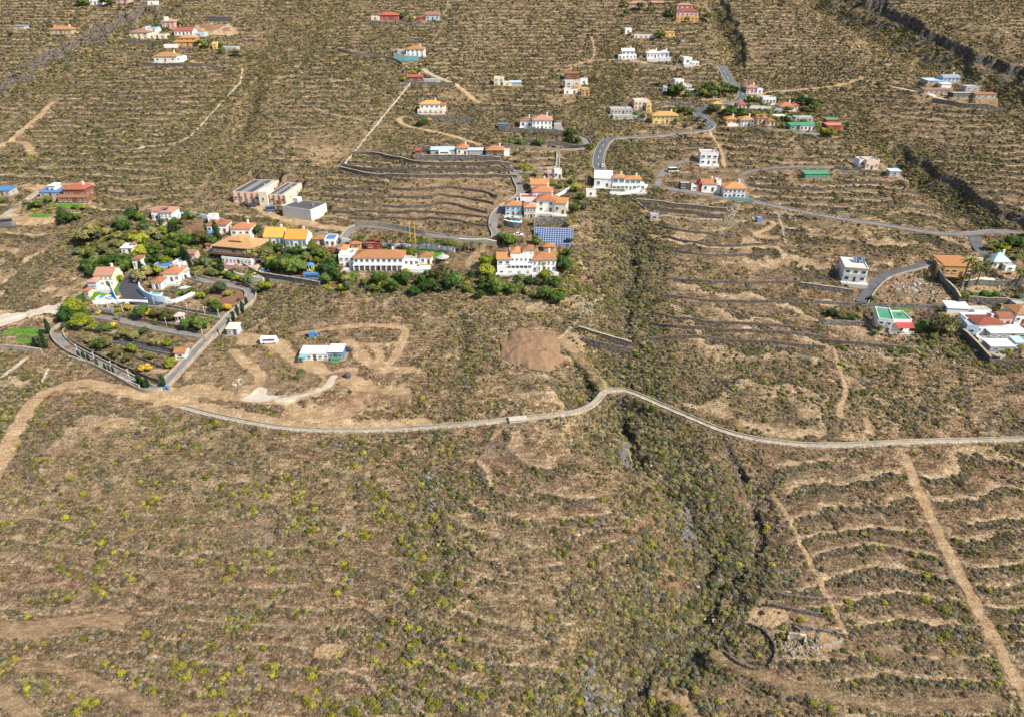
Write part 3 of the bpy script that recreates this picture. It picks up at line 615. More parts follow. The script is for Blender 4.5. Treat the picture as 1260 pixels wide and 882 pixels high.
# ---------------------------------------------------------------- buildings read off the photograph
def v(x0, x1, py, d, h, roof='hip', wc='white', rc='terracotta', win=3, fl=1, rot=0, z=0, rh=None, gl='glass', side=1):
    return dict(x0=x0, x1=x1, py=py, d=d, h=h, roof=roof, wc=wc, rc=rc, win=win, fl=fl, rot=math.radians(rot), z=z, rh=rh, gl=gl, side=side)
HOUSES = [
 # name, label, category, volumes
 ('house', 'white flat-roofed cube house at the top edge between dark trees', 'house', [v(111, 124, 6, 8, 5, 'flat', win=3)]),
 ('house', 'low pink house with a red roof at the top edge left', 'house', [v(143, 158, 4, 8, 3.2, 'hip', 'pink', 'redtile', 2)]),
 ('shed', 'small white flat shed right of the low pink house', 'shed', [v(182, 192, 6, 5, 2.6, 'flat', win=1)]),
 ('house', 'lone long tan house with an orange roof, far upper left', 'house', [v(62, 89, 42, 9, 3.4, 'hip', 'tan', 'orange', 5)]),
 ('shed', 'grey metal shed left of the long tan house', 'shed', [v(17, 30, 36, 6, 2.2, 'shed', 'grey', 'metal', 1)]),
 ('villa', 'pink villa with a small white tower among dark trees', 'villa', [v(200, 216, 35, 9, 5.5, 'hip', 'pink', 'salmon', 3, 2), v(204, 208, 34, 2.2, 9, 'flat', 'white', win=1)]),
 ('house', 'low house with a blue-grey flat roof beside the pink villa', 'house', [v(177, 194, 39, 8, 3, 'shed', 'white', 'lightblue', 2)]),
 ('villa', 'cream villa with a salmon roof and a long side wing, upper left hamlet', 'villa', [v(161, 183, 48, 10, 5, 'hip', 'cream', 'salmon', 3, 2), v(184, 204, 48, 7, 3.2, 'flat', 'cream', win=3)]),
 ('row_house', 'white row house with red roof and teal base in front of the earth plot', 'house', [v(215, 238, 44, 8, 3.8, 'gable', 'white', 'redtile', 5), v(238, 252, 45, 6, 2.6, 'flat', 'lightblue', win=1)]),
 ('villa', 'ochre villa with two stepped amber roofs', 'villa', [v(214, 242, 57, 8, 3.2, 'hip', 'ochre', 'orange', 4), v(222, 242, 56, 7, 6.2, 'hip', 'ochre', 'amber', 3, 2)]),
 ('shed', 'white low shed left of the ochre villa', 'shed', [v(202, 216, 59, 4, 2.2, 'flat', win=0)]),
 ('tower_house', 'small yellow tower house near the hamlet cypress', 'house', [v(262, 268, 61, 5, 5, 'flat', 'yellow', win=1, fl=2)]),
 ('house', 'low grey flat house at the right end of the upper left hamlet', 'house', [v(274, 291, 63, 7, 3, 'flat', 'grey', win=3)]),
 ('villa', 'pinkish villa with a wide amber hip roof alone on a dark stone terrace', 'villa', [v(190, 218, 77, 11, 4.4, 'hip', 'offwhite', 'amber', 3), v(213, 226, 76, 6, 3.6, 'flat', 'white', win=1)]),
 ('farmhouse', 'long dark red farmhouse at the top centre, left of the trees', 'house', [v(467, 490, 25, 9, 4, 'hip', 'red', 'redtile', 4), v(457, 467, 25, 7, 3, 'flat', 'cream', win=1)]),
 ('farmhouse', 'red-walled house with a pale blue front at the top centre', 'house', [v(524, 541, 25, 9, 4.5, 'gable', 'lightblue', 'salmon', 3), v(513, 524, 26, 7, 2.6, 'shed', 'red', 'redtile', 1)]),
 ('villa', 'white villa with an amber roof above the green terrace wall', 'villa', [v(500, 522, 69, 9, 5.5, 'hip', 'white', 'amber', 4, 2), v(484, 499, 67, 6, 3, 'flat', 'grey', win=2)]),
 ('cottage', 'dark red cottage with parked sheds below the curving white drive', 'house', [v(502, 520, 100, 6, 3, 'gable', 'brown', 'redtile', 2), v(522, 540, 102, 4, 2.4, 'flat', 'grey', win=2)]),
 ('villa', 'two-storey white villa with arches and amber roofs on a rubble bank', 'villa', [v(514, 546, 141, 9, 3.2, 'flat', 'cream', win=5), v(517, 541, 139, 8, 6.6, 'hip', 'white', 'amber', 4, 2), v(538, 548, 138, 6, 5, 'hip', 'cream', 'orange', 1, 2)]),
 ('cabin', 'small cream block house alone left of the multi-level orange house', 'house', [v(608, 620, 105, 7, 5.5, 'flat', 'cream', win=2, fl=2), v(619, 630, 106, 5, 2.8, 'flat', 'cream', win=1), v(627, 641, 106, 5, 2.6, 'shed', 'grey', 'lightblue', 0)]),
 ('apartment_house', 'multi-level white and orange house stepping down the slope', 'house', [v(694, 711, 116, 6, 3.4, 'flat', 'white', win=2), v(695, 714, 109, 6, 5, 'flat', 'offwhite', win=2, fl=2, gl='glass'), v(695, 712, 98, 6, 4.5, 'shed', 'brown', 'redtile', 2), v(715, 725, 118, 6, 5, 'flat', 'ochre', win=2, fl=2), v(706, 712, 114, 5, 4.6, 'flat', 'ochre', win=1, fl=2), v(714, 723, 104, 5, 3.6, 'flat', 'white', 'grey', 1)]),
 ('villa', 'white two-storey villa with a salmon hip roof beside the walled terrace road', 'villa', [v(655, 679, 160, 10, 6, 'hip', 'white', 'salmon', 5, 2), v(640, 655, 157, 8, 4.6, 'hip', 'white', 'salmon', 2)]),
 ('garage', 'dark blue-grey garage left of the salmon hip roof villa', 'garage', [v(613, 626, 159, 6, 3, 'flat', 'dark', 'blue', 1)]),
 ('shed', 'small grey metal shed right of the salmon hip roof villa', 'shed', [v(682, 691, 160, 5, 3, 'flat', 'grey', win=0)]),
 ('row_house', 'low building with a pale blue roof below a grey wall', 'building', [v(530, 560, 191, 5, 2.8, 'shed', 'grey', 'lightblue', 2, rh=.6), v(562, 576, 191, 7, 3.6, 'hip', 'white', 'terracotta', 2), v(577, 594, 191, 4, 2.6, 'shed', 'grey', 'shade', 0, rh=.4), v(511, 518, 191, 4, 2.4, 'shed', 'brown', 'redtile', 0)]),
 ('pavilion', 'red hip-roofed pavilion beside the road bend', 'pavilion', [v(598, 620, 192, 8, 3, 'hip', 'brown', 'orange', 5), v(620, 627, 192, 4, 3, 'flat', 'white', win=0)]),
 ('house', 'low house with a salmon roof at the top edge, right of centre', 'house', [v(774, 797, 9, 8, 3, 'hip', 'tan', 'salmon', 4)]),
 ('house', 'small brown house at the top edge between two bushy trees', 'house', [v(802, 816, 8, 6, 3, 'gable', 'brown', 'salmon', 2)]),
 ('villa', 'large red-roofed villa with an orange lower storey at the top edge', 'villa', [v(832, 859, 26, 6, 3.6, 'flat', 'ochre', win=6), v(832, 859, 21, 9, 4.5, 'hip', 'pink', 'redtile', 5), v(833, 852, 12, 6, 3.5, 'hip', 'pink', 'salmon', 3)]),
 ('house', 'white small house left of a long white terrace', 'house', [v(769, 777, 42, 6, 4, 'flat', 'white', 'grey', 1), v(780, 804, 47, 6, 2.2, 'flat', 'offwhite', win=4)]),
 ('house', 'small yellow house right of a dark round tree', 'house', [v(819, 830, 45, 6, 3, 'shed', 'yellow', 'amber', 2)]),
 ('villa', 'white arched villa, left one of the row on the wide terrace', 'villa', [v(761, 783, 73, 8, 3.4, 'flat', win=5), v(765, 780, 72, 7, 6, 'gable', 'white', 'offwhite', 3, 2)]),
 ('villa', 'white villa with a pale teal front, middle of the row on the wide terrace', 'villa', [v(796, 812, 72, 8, 4, 'hip', 'white', 'offwhite', 4), v(812, 823, 71, 7, 3.6, 'hip', 'lightblue', 'offwhite', 2)]),
 ('house', 'plain white box house, right one of the row on the wide terrace', 'house', [v(841, 851, 79, 7, 4.4, 'flat', 'white', win=1), v(851, 860, 81, 6, 2.8, 'flat', 'white', win=2)]),
 ('villa', 'white cubic villa stepping above the long dark hedge', 'villa', [v(830, 841, 108, 6, 5.8, 'flat', 'white', win=2, fl=2), v(838, 850, 114, 8, 5, 'flat', 'cream', win=3, fl=2), v(848, 858, 116, 6, 2.6, 'flat', 'lightblue', win=2), v(816, 821, 112, 4, 3, 'flat', 'lightblue', win=1)]),
 ('building_shell', 'unfinished grey concrete building open to the front', 'building', [v(751, 778, 141, 8, 3.6, 'flat', 'grey', 'concrete', 6), v(754, 796, 147, 6, 2.4, 'flat', 'concrete', 'concrete', 4)]),
 ('villa', 'peach and yellow three-level villa behind the unfinished building', 'villa', [v(780, 799, 135, 9, 6.4, 'flat', 'peach', 'peach', 4, 2), v(795, 801, 138, 6, 6, 'flat', 'yellow', 'amber', 1, 2)]),
 ('house', 'bright yellow house with white window frames beside the dark hedge', 'house', [v(802, 834, 152, 8, 5.6, 'hip', 'yellow', 'amber', 6, 2), v(803, 812, 153, 4, 3, 'flat', 'yellow', win=1)]),
 ('cottage', 'small amber-roofed cottage in the angle of the road bend', 'house', [v(877, 889, 134, 6, 3.2, 'hip', 'cream', 'amber', 2)]),
 ('villa', 'pink villa at the top of the road bend', 'villa', [v(918, 932, 115, 8, 4, 'hip', 'pink', 'salmon', 3), v(931, 938, 116, 5, 3.6, 'flat', 'white', win=1)]),
 ('house', 'plain white flat house below the pink villa', 'house', [v(938, 954, 128, 7, 4, 'flat', 'white', win=4)]),
 ('villa', 'white villa with a wide terracotta hip roof at the hamlet end', 'villa', [v(959, 978, 137, 9, 3.2, 'hip', 'white', 'terracotta', 3), v(974, 982, 135, 7, 3, 'hip', 'pink', 'redtile', 1)]),
 ('house', 'small house with a red roof and a palm in front, above the white boundary wall', 'house', [v(908, 918, 134, 6, 3, 'hip', 'white', 'redtile', 2)]),
 ('row_house', 'white row house with orange and amber roofs, left end of the lower row', 'house', [v(893, 906, 154, 7, 3.6, 'hip', 'ochre', 'orange', 2), v(911, 927, 156, 8, 4.6, 'hip', 'white', 'amber', 4, 2), v(895, 911, 156, 3, 2, 'flat', 'white', win=0)]),
 ('house', 'small orange cottage behind the two tall palms of the lower row', 'house', [v(932, 943, 153, 7, 4.2, 'gable', 'peach', 'terracotta', 2), v(942, 953, 155, 7, 3.4, 'hip', 'peach', 'orange', 2)]),
 ('bungalow', 'long bungalow with a green awning roof in the lower row', 'bungalow', [v(972, 984, 160, 6, 2.6, 'shed', 'teal', 'green', 2), v(984, 1003, 161, 7, 3, 'shed', 'white', 'green', 4), v(978, 1000, 151, 6, 3.4, 'flat', 'grey', win=3)]),
 ('house', 'red and pink house with a green roof at the right end of the lower row', 'house', [v(1016, 1029, 156, 5, 4.8, 'shed', 'red', 'green', 1), v(1017, 1038, 161, 6, 3, 'shed', 'red', 'salmon', 3)]),
 ('house', 'lone white two-storey cube house above the curving spur road', 'house', [v(861, 882, 203, 9, 6.6, 'flat', 'white', win=3, fl=2, rot=-6)]),
 ('workshop', 'low workshop with blue-grey roof sheets on the upper right farm', 'workshop', [v(1141, 1160, 104, 9, 2.6, 'shed', 'grey', 'lightblue', 2), v(1158, 1170, 108, 5, 2.4, 'shed', 'white', 'shade', 0)]),
 ('barn', 'long blue-grey barn at the top of the upper right farm', 'barn', [v(1160, 1180, 101, 7, 3, 'gable', 'lightblue', 'metal', 4)]),
 ('stable', 'long stable with an orange roof on the left of the farm', 'stable', [v(1137, 1168, 115, 5, 2.4, 'shed', 'grey', 'orange', 5)]),
 ('barn', 'dark stone barn with white sheds on the right of the farm', 'barn', [v(1188, 1204, 112, 7, 3, 'flat', 'grey', win=2), v(1172, 1198, 120, 6, 2.8, 'flat', 'dark', win=4)]),
 ('stable', 'stable with a terracotta roof on the right of the farm', 'stable', [v(1200, 1225, 121, 5, 2.6, 'shed', 'grey', 'terracotta', 3)]),
 ('house', 'peach flat-roofed house with a white wall and a grey slab beside the ravine', 'house', [v(1064, 1080, 209, 8, 4.8, 'flat', 'peach', win=3), v(1056, 1064, 206, 6, 3.6, 'flat', 'white', win=1)]),
 ('greenhouse', 'low green-sheeted greenhouse on the right terraces', 'greenhouse', [v(990, 1020, 220, 5, 2.4, 'shed', 'green', 'green', 6, rh=.5)]),
 ('cabin', 'small pale grey cabin near the ravine edge, right of the peach house', 'cabin', [v(1094, 1107, 217, 4, 2.6, 'shed', 'grey', 'lightblue', 1)]),
 ('villa', 'modern white villa with teal glass and orange roofs at the road end', 'villa', [v(753, 793, 235, 5, 3.2, 'flat', 'white', 'offwhite', 8, gl='tealglass'), v(753, 768, 233, 7, 6.4, 'hip', 'white', 'orange', 2, 2, gl='tealglass', rh=1), v(768, 788, 233, 7, 5.4, 'hip', 'white', 'orange', 3, 2, gl='tealglass', rh=1), v(731, 752, 231, 9, 5.0, 'shed', 'white', 'white', 2, rot=-8, rh=1.6)]),
 ('transformer_house', 'tiny white block house left below the modern white villa', 'hut', [v(721, 733, 242, 3.5, 3, 'flat', 'white', win=1)]),
 ('hut', 'tiny grey stone hut below the dark walled plots', 'hut', [v(800, 810, 271, 3, 2.6, 'flat', 'grey', win=1)]),
 ('house', 'red and white house with a square white tower on the roadside', 'house', [v(863, 881, 236, 7, 4, 'gable', 'white', 'terracotta', 2), v(859, 865, 235, 5, 4, 'flat', 'red', win=0), v(880, 886, 236, 4, 6, 'flat', 'white', win=1)]),
 ('container', 'row of dark grey containers left of the red and white house', 'container', [v(837, 850, 233, 4, 3, 'flat', 'dark', win=2), v(850, 859, 234, 4, 2.4, 'flat', 'white', win=1)]),
 ('house', 'white house with small square windows and an orange roof above the green wall', 'house', [v(890, 916, 244, 9, 5.2, 'hip', 'white', 'orange', 5, 2, rot=-3)]),
 ('hut', 'small blue metal hut on the orange earth terraces', 'hut', [v(931, 938, 274, 2.5, 2.2, 'flat', 'blue', win=1)]),
 ('utility_building', 'white utility block at the foot of the straight stairway', 'building', [v(682, 691, 220, 4, 4, 'flat', 'white', win=2), v(674, 681, 219, 4, 3, 'flat', 'pink', win=1)]),
 ('house', 'white bungalow with a bright orange roof, uppermost of the hillside cluster', 'bungalow', [v(653, 675, 236, 8, 3.6, 'gable', 'white', 'orange', 4)]),
 ('villa', 'villa with stacked terracotta roofs and tall white walls on stone', 'villa', [v(655, 680, 247, 8, 4.5, 'hip', 'white', 'terracotta', 3), v(660, 683, 261, 9, 6.2, 'hip', 'white', 'terracotta', 2, 2, rot=-8), v(682, 696, 264, 8, 6, 'shed', 'cream', 'orange', 2, 1, rot=-12)]),
 ('villa', 'white villa with a blue-grey porch, orange roofs and pool on a stone base', 'villa', [v(622, 641, 266, 7, 5.4, 'hip', 'lightblue', 'orange', 3, 2), v(633, 647, 265, 5, 3.4, 'shed', 'teal', 'redtile', 2, gl='tealglass'), v(645, 659, 269, 7, 6, 'hip', 'cream', 'salmon', 4, 2), v(640, 660, 254, 6, 4, 'flat', 'white', 'red', 3)]),
 ('villa', 'largest terracotta-roofed white villa with arches below the solar array', 'villa', [v(612, 629, 334, 8, 6, 'gable', 'white', 'orange', 2, 2), v(628, 655, 333, 9, 7.6, 'flat', 'white', 'offwhite', 5, 2), v(629, 640, 331, 6, 8.6, 'hip', 'white', 'orange', 1, 2), v(643, 656, 329, 6, 9, 'hip', 'white', 'orange', 2, 2), v(655, 684, 334, 9, 5.6, 'hip', 'white', 'orange', 5, 2, rot=5), v(612, 655, 338, 3, 2.4, 'flat', 'white', win=4)]),
 ('pool_house', 'small orange-roofed pool house just below the solar array', 'pool house', [v(669, 682, 310, 4, 2.3, 'hip', 'ochre', 'orange', 3)]),
 ('storage_building', 'long pale warehouse with grey roof bays, red pilasters and a cream tower', 'warehouse', [v(288, 321, 250, 24, 5.6, 'flat', 'peach', 'grey', 5, rot=-7), v(320, 331, 254, 8, 8.0, 'flat', 'cream', 'offwhite', 1, rot=-7), v(332, 352, 252, 22, 5.0, 'flat', 'peach', 'grey', 3, rot=-7)]),
 ('storage_building', 'plain white box building with a dark roof in front of the warehouse', 'building', [v(346, 386, 269, 12, 5.2, 'flat', 'offwhite', 'dark', 0, rot=-24)]),
 ('row_house', 'two-part white row house with bright orange-yellow gable roofs and glass front', 'house', [v(326, 350, 302, 9, 4, 'gable', 'white', 'gold', 5, gl='tealglass', rot=-3, rh=3.2), v(352, 378, 305, 9, 4.2, 'gable', 'white', 'gold', 5, gl='tealglass', rot=-3, rh=3.2)]),
 ('hotel', 'large brown-galleried building under the widest tan tiled hip roof', 'hotel', [v(261, 317, 318, 13, 5.6, 'hip', 'dark', 'tan_tile', 11, rot=-13, rh=2.8), v(272, 312, 325, 4, 2.8, 'flat', 'white', 'offwhite', 8, rot=-13), v(286, 300, 313, 7, 7.4, 'hip', 'brown', 'tan_tile', 3, rot=-13, rh=1.8)]),
 ('kiosk', 'tiny terracotta pyramid-roofed kiosk left of the galleried building', 'kiosk', [v(254, 261, 307, 2.6, 2.4, 'hip', 'tan', 'terracotta', 1)]),
 ('villa', 'white villa with a terracotta roof and blue sunken pool behind tall cypresses', 'villa', [v(256, 268, 287, 7, 4, 'hip', 'white', 'terracotta', 2), v(268, 280, 287, 7, 4, 'hip', 'white', 'terracotta', 2), v(257, 267, 276, 4, 3.6, 'flat', 'white', win=1)]),
 ('villa', 'villa with a round-cornered salmon roof right of the cypress villa', 'villa', [v(285, 309, 291, 8, 3.6, 'hip', 'white', 'terracotta', 3)]),
 ('villa', 'white villa carrying dark solar panels on its salmon roof', 'villa', [v(188, 200, 271, 7, 4.4, 'shed', 'white', 'salmon', 3), v(199, 214, 274, 8, 5.4, 'hip', 'white', 'salmon', 3, 2)]),
 ('garden_house', 'small brown garden house inside the green belt', 'house', [v(231, 241, 321, 5, 3.4, 'gable', 'pink', 'salmon', 1)]),
 ('villa', 'white villa with a long low terracotta roof left of the hotel drive', 'villa', [v(202, 222, 347, 9, 3.8, 'hip', 'white', 'terracotta', 3), v(188, 200, 356, 6, 3.2, 'hip', 'white', 'terracotta', 3), v(222, 232, 344, 6, 2.6, 'flat', 'white', win=2)]),
 ('villa', 'blue-decked white villa with a raised pool above the dark courtyard', 'villa', [v(187, 209, 336, 7, 2.8, 'flat', 'lightblue', 'blue', 4, rot=-6), v(214, 228, 333, 6, 3.4, 'flat', 'white', win=3, rot=-6)]),
 ('gatehouse', 'small red-roofed gatehouse at the top of the dark courtyard', 'gatehouse', [v(165, 175, 331, 5, 4.6, 'hip', 'white', 'terracotta', 2)]),
 ('villa', 'white villa with stepped orange roofs on the west edge beside two pools', 'villa', [v(120, 141, 352, 9, 5.2, 'gable', 'cream', 'salmon', 4, 2, rot=4), v(110, 121, 358, 7, 4, 'hip', 'lightblue', 'salmon', 3), v(105, 111, 366, 3.5, 3, 'hip', 'peach', 'terracotta', 1)]),
 ('gazebo_house', 'white flat garden room above the west villa, under the trees', 'house', [v(150, 164, 312, 5, 2.6, 'shed', 'white', 'offwhite', 2), v(163, 168, 308, 3, 3, 'hip', 'cream', 'salmon', 1)]),
 ('villa', 'large white villa with the long amber roof and arched windows', 'villa', [v(418, 438, 329, 8, 5.6, 'flat', 'white', 'offwhite', 3, 2), v(436, 497, 331, 9, 5.4, 'hip', 'white', 'orange', 9, 2), v(418, 428, 317, 5, 4, 'hip', 'white', 'orange', 1), v(497, 516, 327, 6, 3, 'flat', 'white', win=3)]),
 ('pool_house', 'small red-roofed pool house at the right end of the amber-roofed villa', 'pool house', [v(517, 531, 325, 5, 3.4, 'hip', 'white', 'orange', 2)]),
 ('outbuilding', 'dark red outbuilding behind the amber-roofed villa', 'outbuilding', [v(452, 467, 307, 6, 3, 'shed', 'red', 'redtile', 2), v(432, 444, 307, 5, 2.6, 'hip', 'ochre', 'terracotta', 1)]),
 ('house', 'low house with a blue flat roof left of the steep lane', 'house', [v(400, 413, 303, 7, 3.2, 'flat', 'white', 'blue', 2), v(385, 399, 301, 5, 2.6, 'hip', 'peach', 'amber', 2)]),
 ('villa', 'two-tier red-roofed country house on the west terrace', 'villa', [v(72, 108, 250, 5, 2.8, 'shed', 'brown', 'terracotta', 6, rh=1), v(80, 107, 246, 8, 5.6, 'hip', 'brown', 'redtile', 4)]),
 ('marquee', 'row of blue shade sails left of the two-tier country house', 'marquee', [v(50, 76, 243, 7, 2.6, 'shed', 'grey', 'blue', 3), v(62, 70, 239, 5, 4.2, 'hip', 'white', 'offwhite', 1)]),
 ('marquee', 'blue shade sail at the far left edge', 'marquee', [v(-6, 13, 241, 6, 2.6, 'shed', 'grey', 'blue', 3)]),
 ('mobile_home', 'long white mobile home with blue doors and a green skirt', 'mobile home', [v(371, 405, 443, 5, 2.9, 'shed', 'white', 'white', 5, rh=.35, gl='glass'), v(405, 422, 442, 5, 3.2, 'shed', 'blue', 'white', 3, rh=.35)]),
 ('cabin', 'small cabin with pale yellow roof and blue side beside the wall', 'cabin', [v(280, 293, 412, 4, 2.7, 'shed', 'lightblue', 'cream', 2, rh=.5)]),
 ('cabin', 'orange and white garden cabin inside the wall bend', 'cabin', [v(216, 229, 441, 4, 2.6, 'gable', 'white', 'terracotta', 1)]),
 ('house', 'lone white two-storey block with solar panels on its flat roof', 'house', [v(1037, 1063, 347, 12, 6.8, 'flat', 'white', 'cream', 3, 2, rot=-14)]),
 ('house', 'white house with bright green roof terraces and a red awning', 'house', [v(1078, 1094, 409, 11, 5.8, 'flat', 'white', 'green', 2, 2, rot=-18), v(1093, 1118, 407, 8, 4.6, 'flat', 'white', 'green', 4, rot=-2)]),
 ('villa', 'orange-walled villa with a terrace roof above the long pool', 'villa', [v(1160, 1194, 340, 11, 4.8, 'shed', 'ochre', 'orange', 4, rot=-4, rh=.6), v(1152, 1160, 338, 8, 4, 'flat', 'ochre', 'terracotta', 1, rot=-18)]),
 ('glasshouse', 'small glass pyramid building with white walls at the right edge', 'glasshouse', [v(1220, 1240, 330, 6, 3, 'hip', 'white', 'lightblue', 3, rh=3), v(1236, 1248, 334, 5, 2.4, 'flat', 'white', win=1)]),
 ('shed', 'long white round-ended shed, uppermost of the lower right cluster', 'shed', [v(1165, 1190, 387, 5, 2.8, 'shed', 'white', 'white', 0, rot=-6, rh=.7)]),
 ('shed', 'low white flat shed beside the long round-ended one', 'shed', [v(1197, 1218, 389, 4, 2.4, 'flat', 'white', win=2)]),
 ('house', 'white house with a brown roof in front of the long white terrace wall', 'house', [v(1187, 1200, 413, 8, 4, 'flat', 'lightblue', 'terracotta', 1, rot=-12), v(1200, 1231, 412, 8, 4.6, 'hip', 'white', 'redtile', 5, rh=1.1)]),
 ('house', 'white house with an orange hip roof at the right edge', 'house', [v(1247, 1268, 399, 8, 4.6, 'hip', 'white', 'orange', 3)]),
 ('terrace_house', 'long flat white building behind the brown-roofed house', 'house', [v(1186, 1244, 400, 5, 3, 'flat', 'white', 'offwhite', 9)]),
 ('carport', 'long white flat carport below the brown-roofed house', 'carport', [v(1217, 1262, 417, 6, 2.6, 'shed', 'grey', 'white', 4, rh=.3)]),
 ('shed', 'tiny white shed between the two carports and the right edge', 'shed', [v(1248, 1259, 428, 4, 2.3, 'shed', 'white', 'lightblue', 1)]),
 ('house', 'small pink-white house tucked behind the dark garden trees at the right edge', 'house', [v(1226, 1243, 401, 5, 3.6, 'gable', 'pink', 'terracotta', 2)]),
 ('shed', 'low grey shed above the orange-roofed house at the right edge', 'shed', [v(1248, 1262, 381, 4, 2.4, 'flat', 'grey', win=1)]),
 ('carport', 'single white carport standing alone on the grey yard', 'carport', [v(1217, 1246, 433, 5, 2.5, 'shed', 'grey', 'white', 2, rh=.3)]),
]
ROW = []
for hs in HOUSES:
    for vv in hs[3]:
        if vv['h'] > 3.4: vv['h'] = 3.4+(vv['h']-3.4)*.72
        if vv['h'] <= 3.4: vv['h'] *= .93
        if vv['py'] < 160: vv['h'] *= .84
        cx, cy = P1((vv['x0']+vv['x1'])/2, vv['py']); zc = float(zbase(cx, cy)); s = ppm(cx, cy, zc)
        vv['w'] = (vv['x1']-vv['x0'])/s/max(.7, math.cos(vv['rot'])); vv['c'] = (cx, cy, zc)
# ---------------------------------------------------------------- apply edits
for pts, w, key, val in TRACKS: paint_line(poly(pts), w, key, val, clear=(.12 if key == 'soil' and val < .7 else 1), lev=(w > 2.5 and key not in ('rock', 'soil')), rough=(.5 if key != 'soil' else 1.6))
for px_, py_, rx, ry, key, val in PATCHES: patch(px_, py_, rx, ry, key, val, 0 if key in ('green', 'lush') else (.85 if val > .7 else .45))
for r in ROADS:
    q = poly(r[1]); r.append(q)
for hs in HOUSES:
    for vv in sorted(hs[3], key=lambda a: -a['py']):
        cx, cy, zc = vv['c']; a = vv['rot']
        pad(cx-math.sin(a)*vv['d']/2, cy+math.cos(a)*vv['d']/2, vv['w'], vv['d'], a, zc, 1.0, 2.2)
for r in ROADS: r.append(level_line(r[-1], r[2], .14, 3.0))
# steeper faces show rock and stones
gyy = np.gradient(Z, axis=0)/np.gradient(YR)[:, None]
SLO = np.abs(gyy)
A['rock'] = np.clip(A['rock']*sst(.2, .9, SLO)+A['rock']*.35, 0, 1).astype(np.float32)
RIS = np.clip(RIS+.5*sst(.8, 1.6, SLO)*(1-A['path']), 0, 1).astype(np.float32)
# ---------------------------------------------------------------- the ground sheet
def ground_mesh():
    n = NR*NCC; co = np.empty((NR, NCC, 3), np.float32); co[..., 0] = X; co[..., 1] = Y; co[..., 2] = Z
    idx = np.arange(n, dtype=np.int32).reshape(NR, NCC)
    q = np.stack([idx[:-1, :-1], idx[:-1, 1:], idx[1:, 1:], idx[1:, :-1]], -1).reshape(-1)
    me = bpy.data.meshes.new('ground'); nf = len(q)//4
    me.vertices.add(n); me.vertices.foreach_set('co', co.reshape(-1))
    me.loops.add(len(q)); me.loops.foreach_set('vertex_index', q)
    me.polygons.add(nf); me.polygons.foreach_set('loop_start', np.arange(0, nf*4, 4, dtype=np.int32))
    me.polygons.foreach_set('loop_total', np.full(nf, 4, np.int32))
    me.polygons.foreach_set('use_smooth', np.ones(nf, bool))
    me.update(calc_edges=True)
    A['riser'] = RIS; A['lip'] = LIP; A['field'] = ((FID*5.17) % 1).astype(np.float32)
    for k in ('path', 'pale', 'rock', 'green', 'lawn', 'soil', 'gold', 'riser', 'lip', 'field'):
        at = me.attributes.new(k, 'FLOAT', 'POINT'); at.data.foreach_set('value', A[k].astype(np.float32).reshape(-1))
    me.materials.append(ground_mat())
    o = bpy.data.objects.new('ground', me); C.objects.link(o); struct(o)
    return o
ground_mesh()
# ---------------------------------------------------------------- roads
def ribbon(mb, q, z, off0, off1, dz0, dz1, skirt=.5):
    """strip between two sideways offsets; dz = heights above the centre line"""
    t = np.gradient(q, axis=0); t /= np.maximum(1e-6, np.hypot(t[:, 0], t[:, 1]))[:, None]
    nx, ny = -t[:, 1], t[:, 0]; n = len(q); vs = []
    for o, d in ((off0, -skirt), (off0, dz0), (off1, dz1), (off1, -skirt)):
        for i in range(n): vs.append((q[i, 0]+nx[i]*o, q[i, 1]+ny[i]*o, z[i]+d))
    fs = []
    for k in range(3):
        for i in range(n-1): fs.append((k*n+i, k*n+i+1, (k+1)*n+i+1, (k+1)*n+i))
    fs += [(0, n, 2*n, 3*n), (3*n-1+n, 3*n-1, 2*n-1, n-1)]
    mb.add(vs, fs)
for ri, (nm, pts, w, m, lines, par, kerb, q, z) in enumerate(ROADS):
    mb = MB(); ribbon(mb, q, z, w/2, -w/2, ri*.002, ri*.002); o = mb.build(nm, M[m]); struct(o)
    if lines:
        ml = MB()
        for s in (w/2-.45, -w/2+.30): ribbon(ml, q, z, s, s-.15, .012, .012, -.006)
        struct(ml.build('road_marking', M['paintline']))
        ml = MB()
        for i in range(0, len(q)-4, 8): ribbon(ml, q[i:i+4], z[i:i+4], .08, -.08, .012+ri*.002, .012+ri*.002, -.006)
        struct(ml.build('road_marking', M['paintline']))
    for s, wm, hh in (par or ()):
        mk = MB(); e = w/2+.02; ribbon(mk, q, z, (e+.32) if s > 0 else -e, e if s > 0 else -(e+.32), hh, hh, 1.6)
        nmw = {'palestone': 'pale concrete', 'white': 'white plastered', 'stonegrey': 'grey stone', 'stonepale': 'pale stone'}[wm]
        mx, my = pts[len(pts)//2]
        where = ('left of the villas' if mx < 330 and my > 300 else 'on the wooded centre' if 400 < mx < 700 and my < 300 else 'of the road by the modern villa' if mx < 1000 and my < 300 else 'of the right-hand road')
        if nm == 'canal_path': where = 'of the long pale channel crossing the slope'
        o = mk.build('parapet_wall', M[wm]); tag(o, f"{nmw} {'upper' if s > 0 else 'lower'} side wall {where}, along {ROADNAMES.get(ri, 'its bends')}" if False else None, 'wall')
        o['_r'] = ri; o['_s'] = s
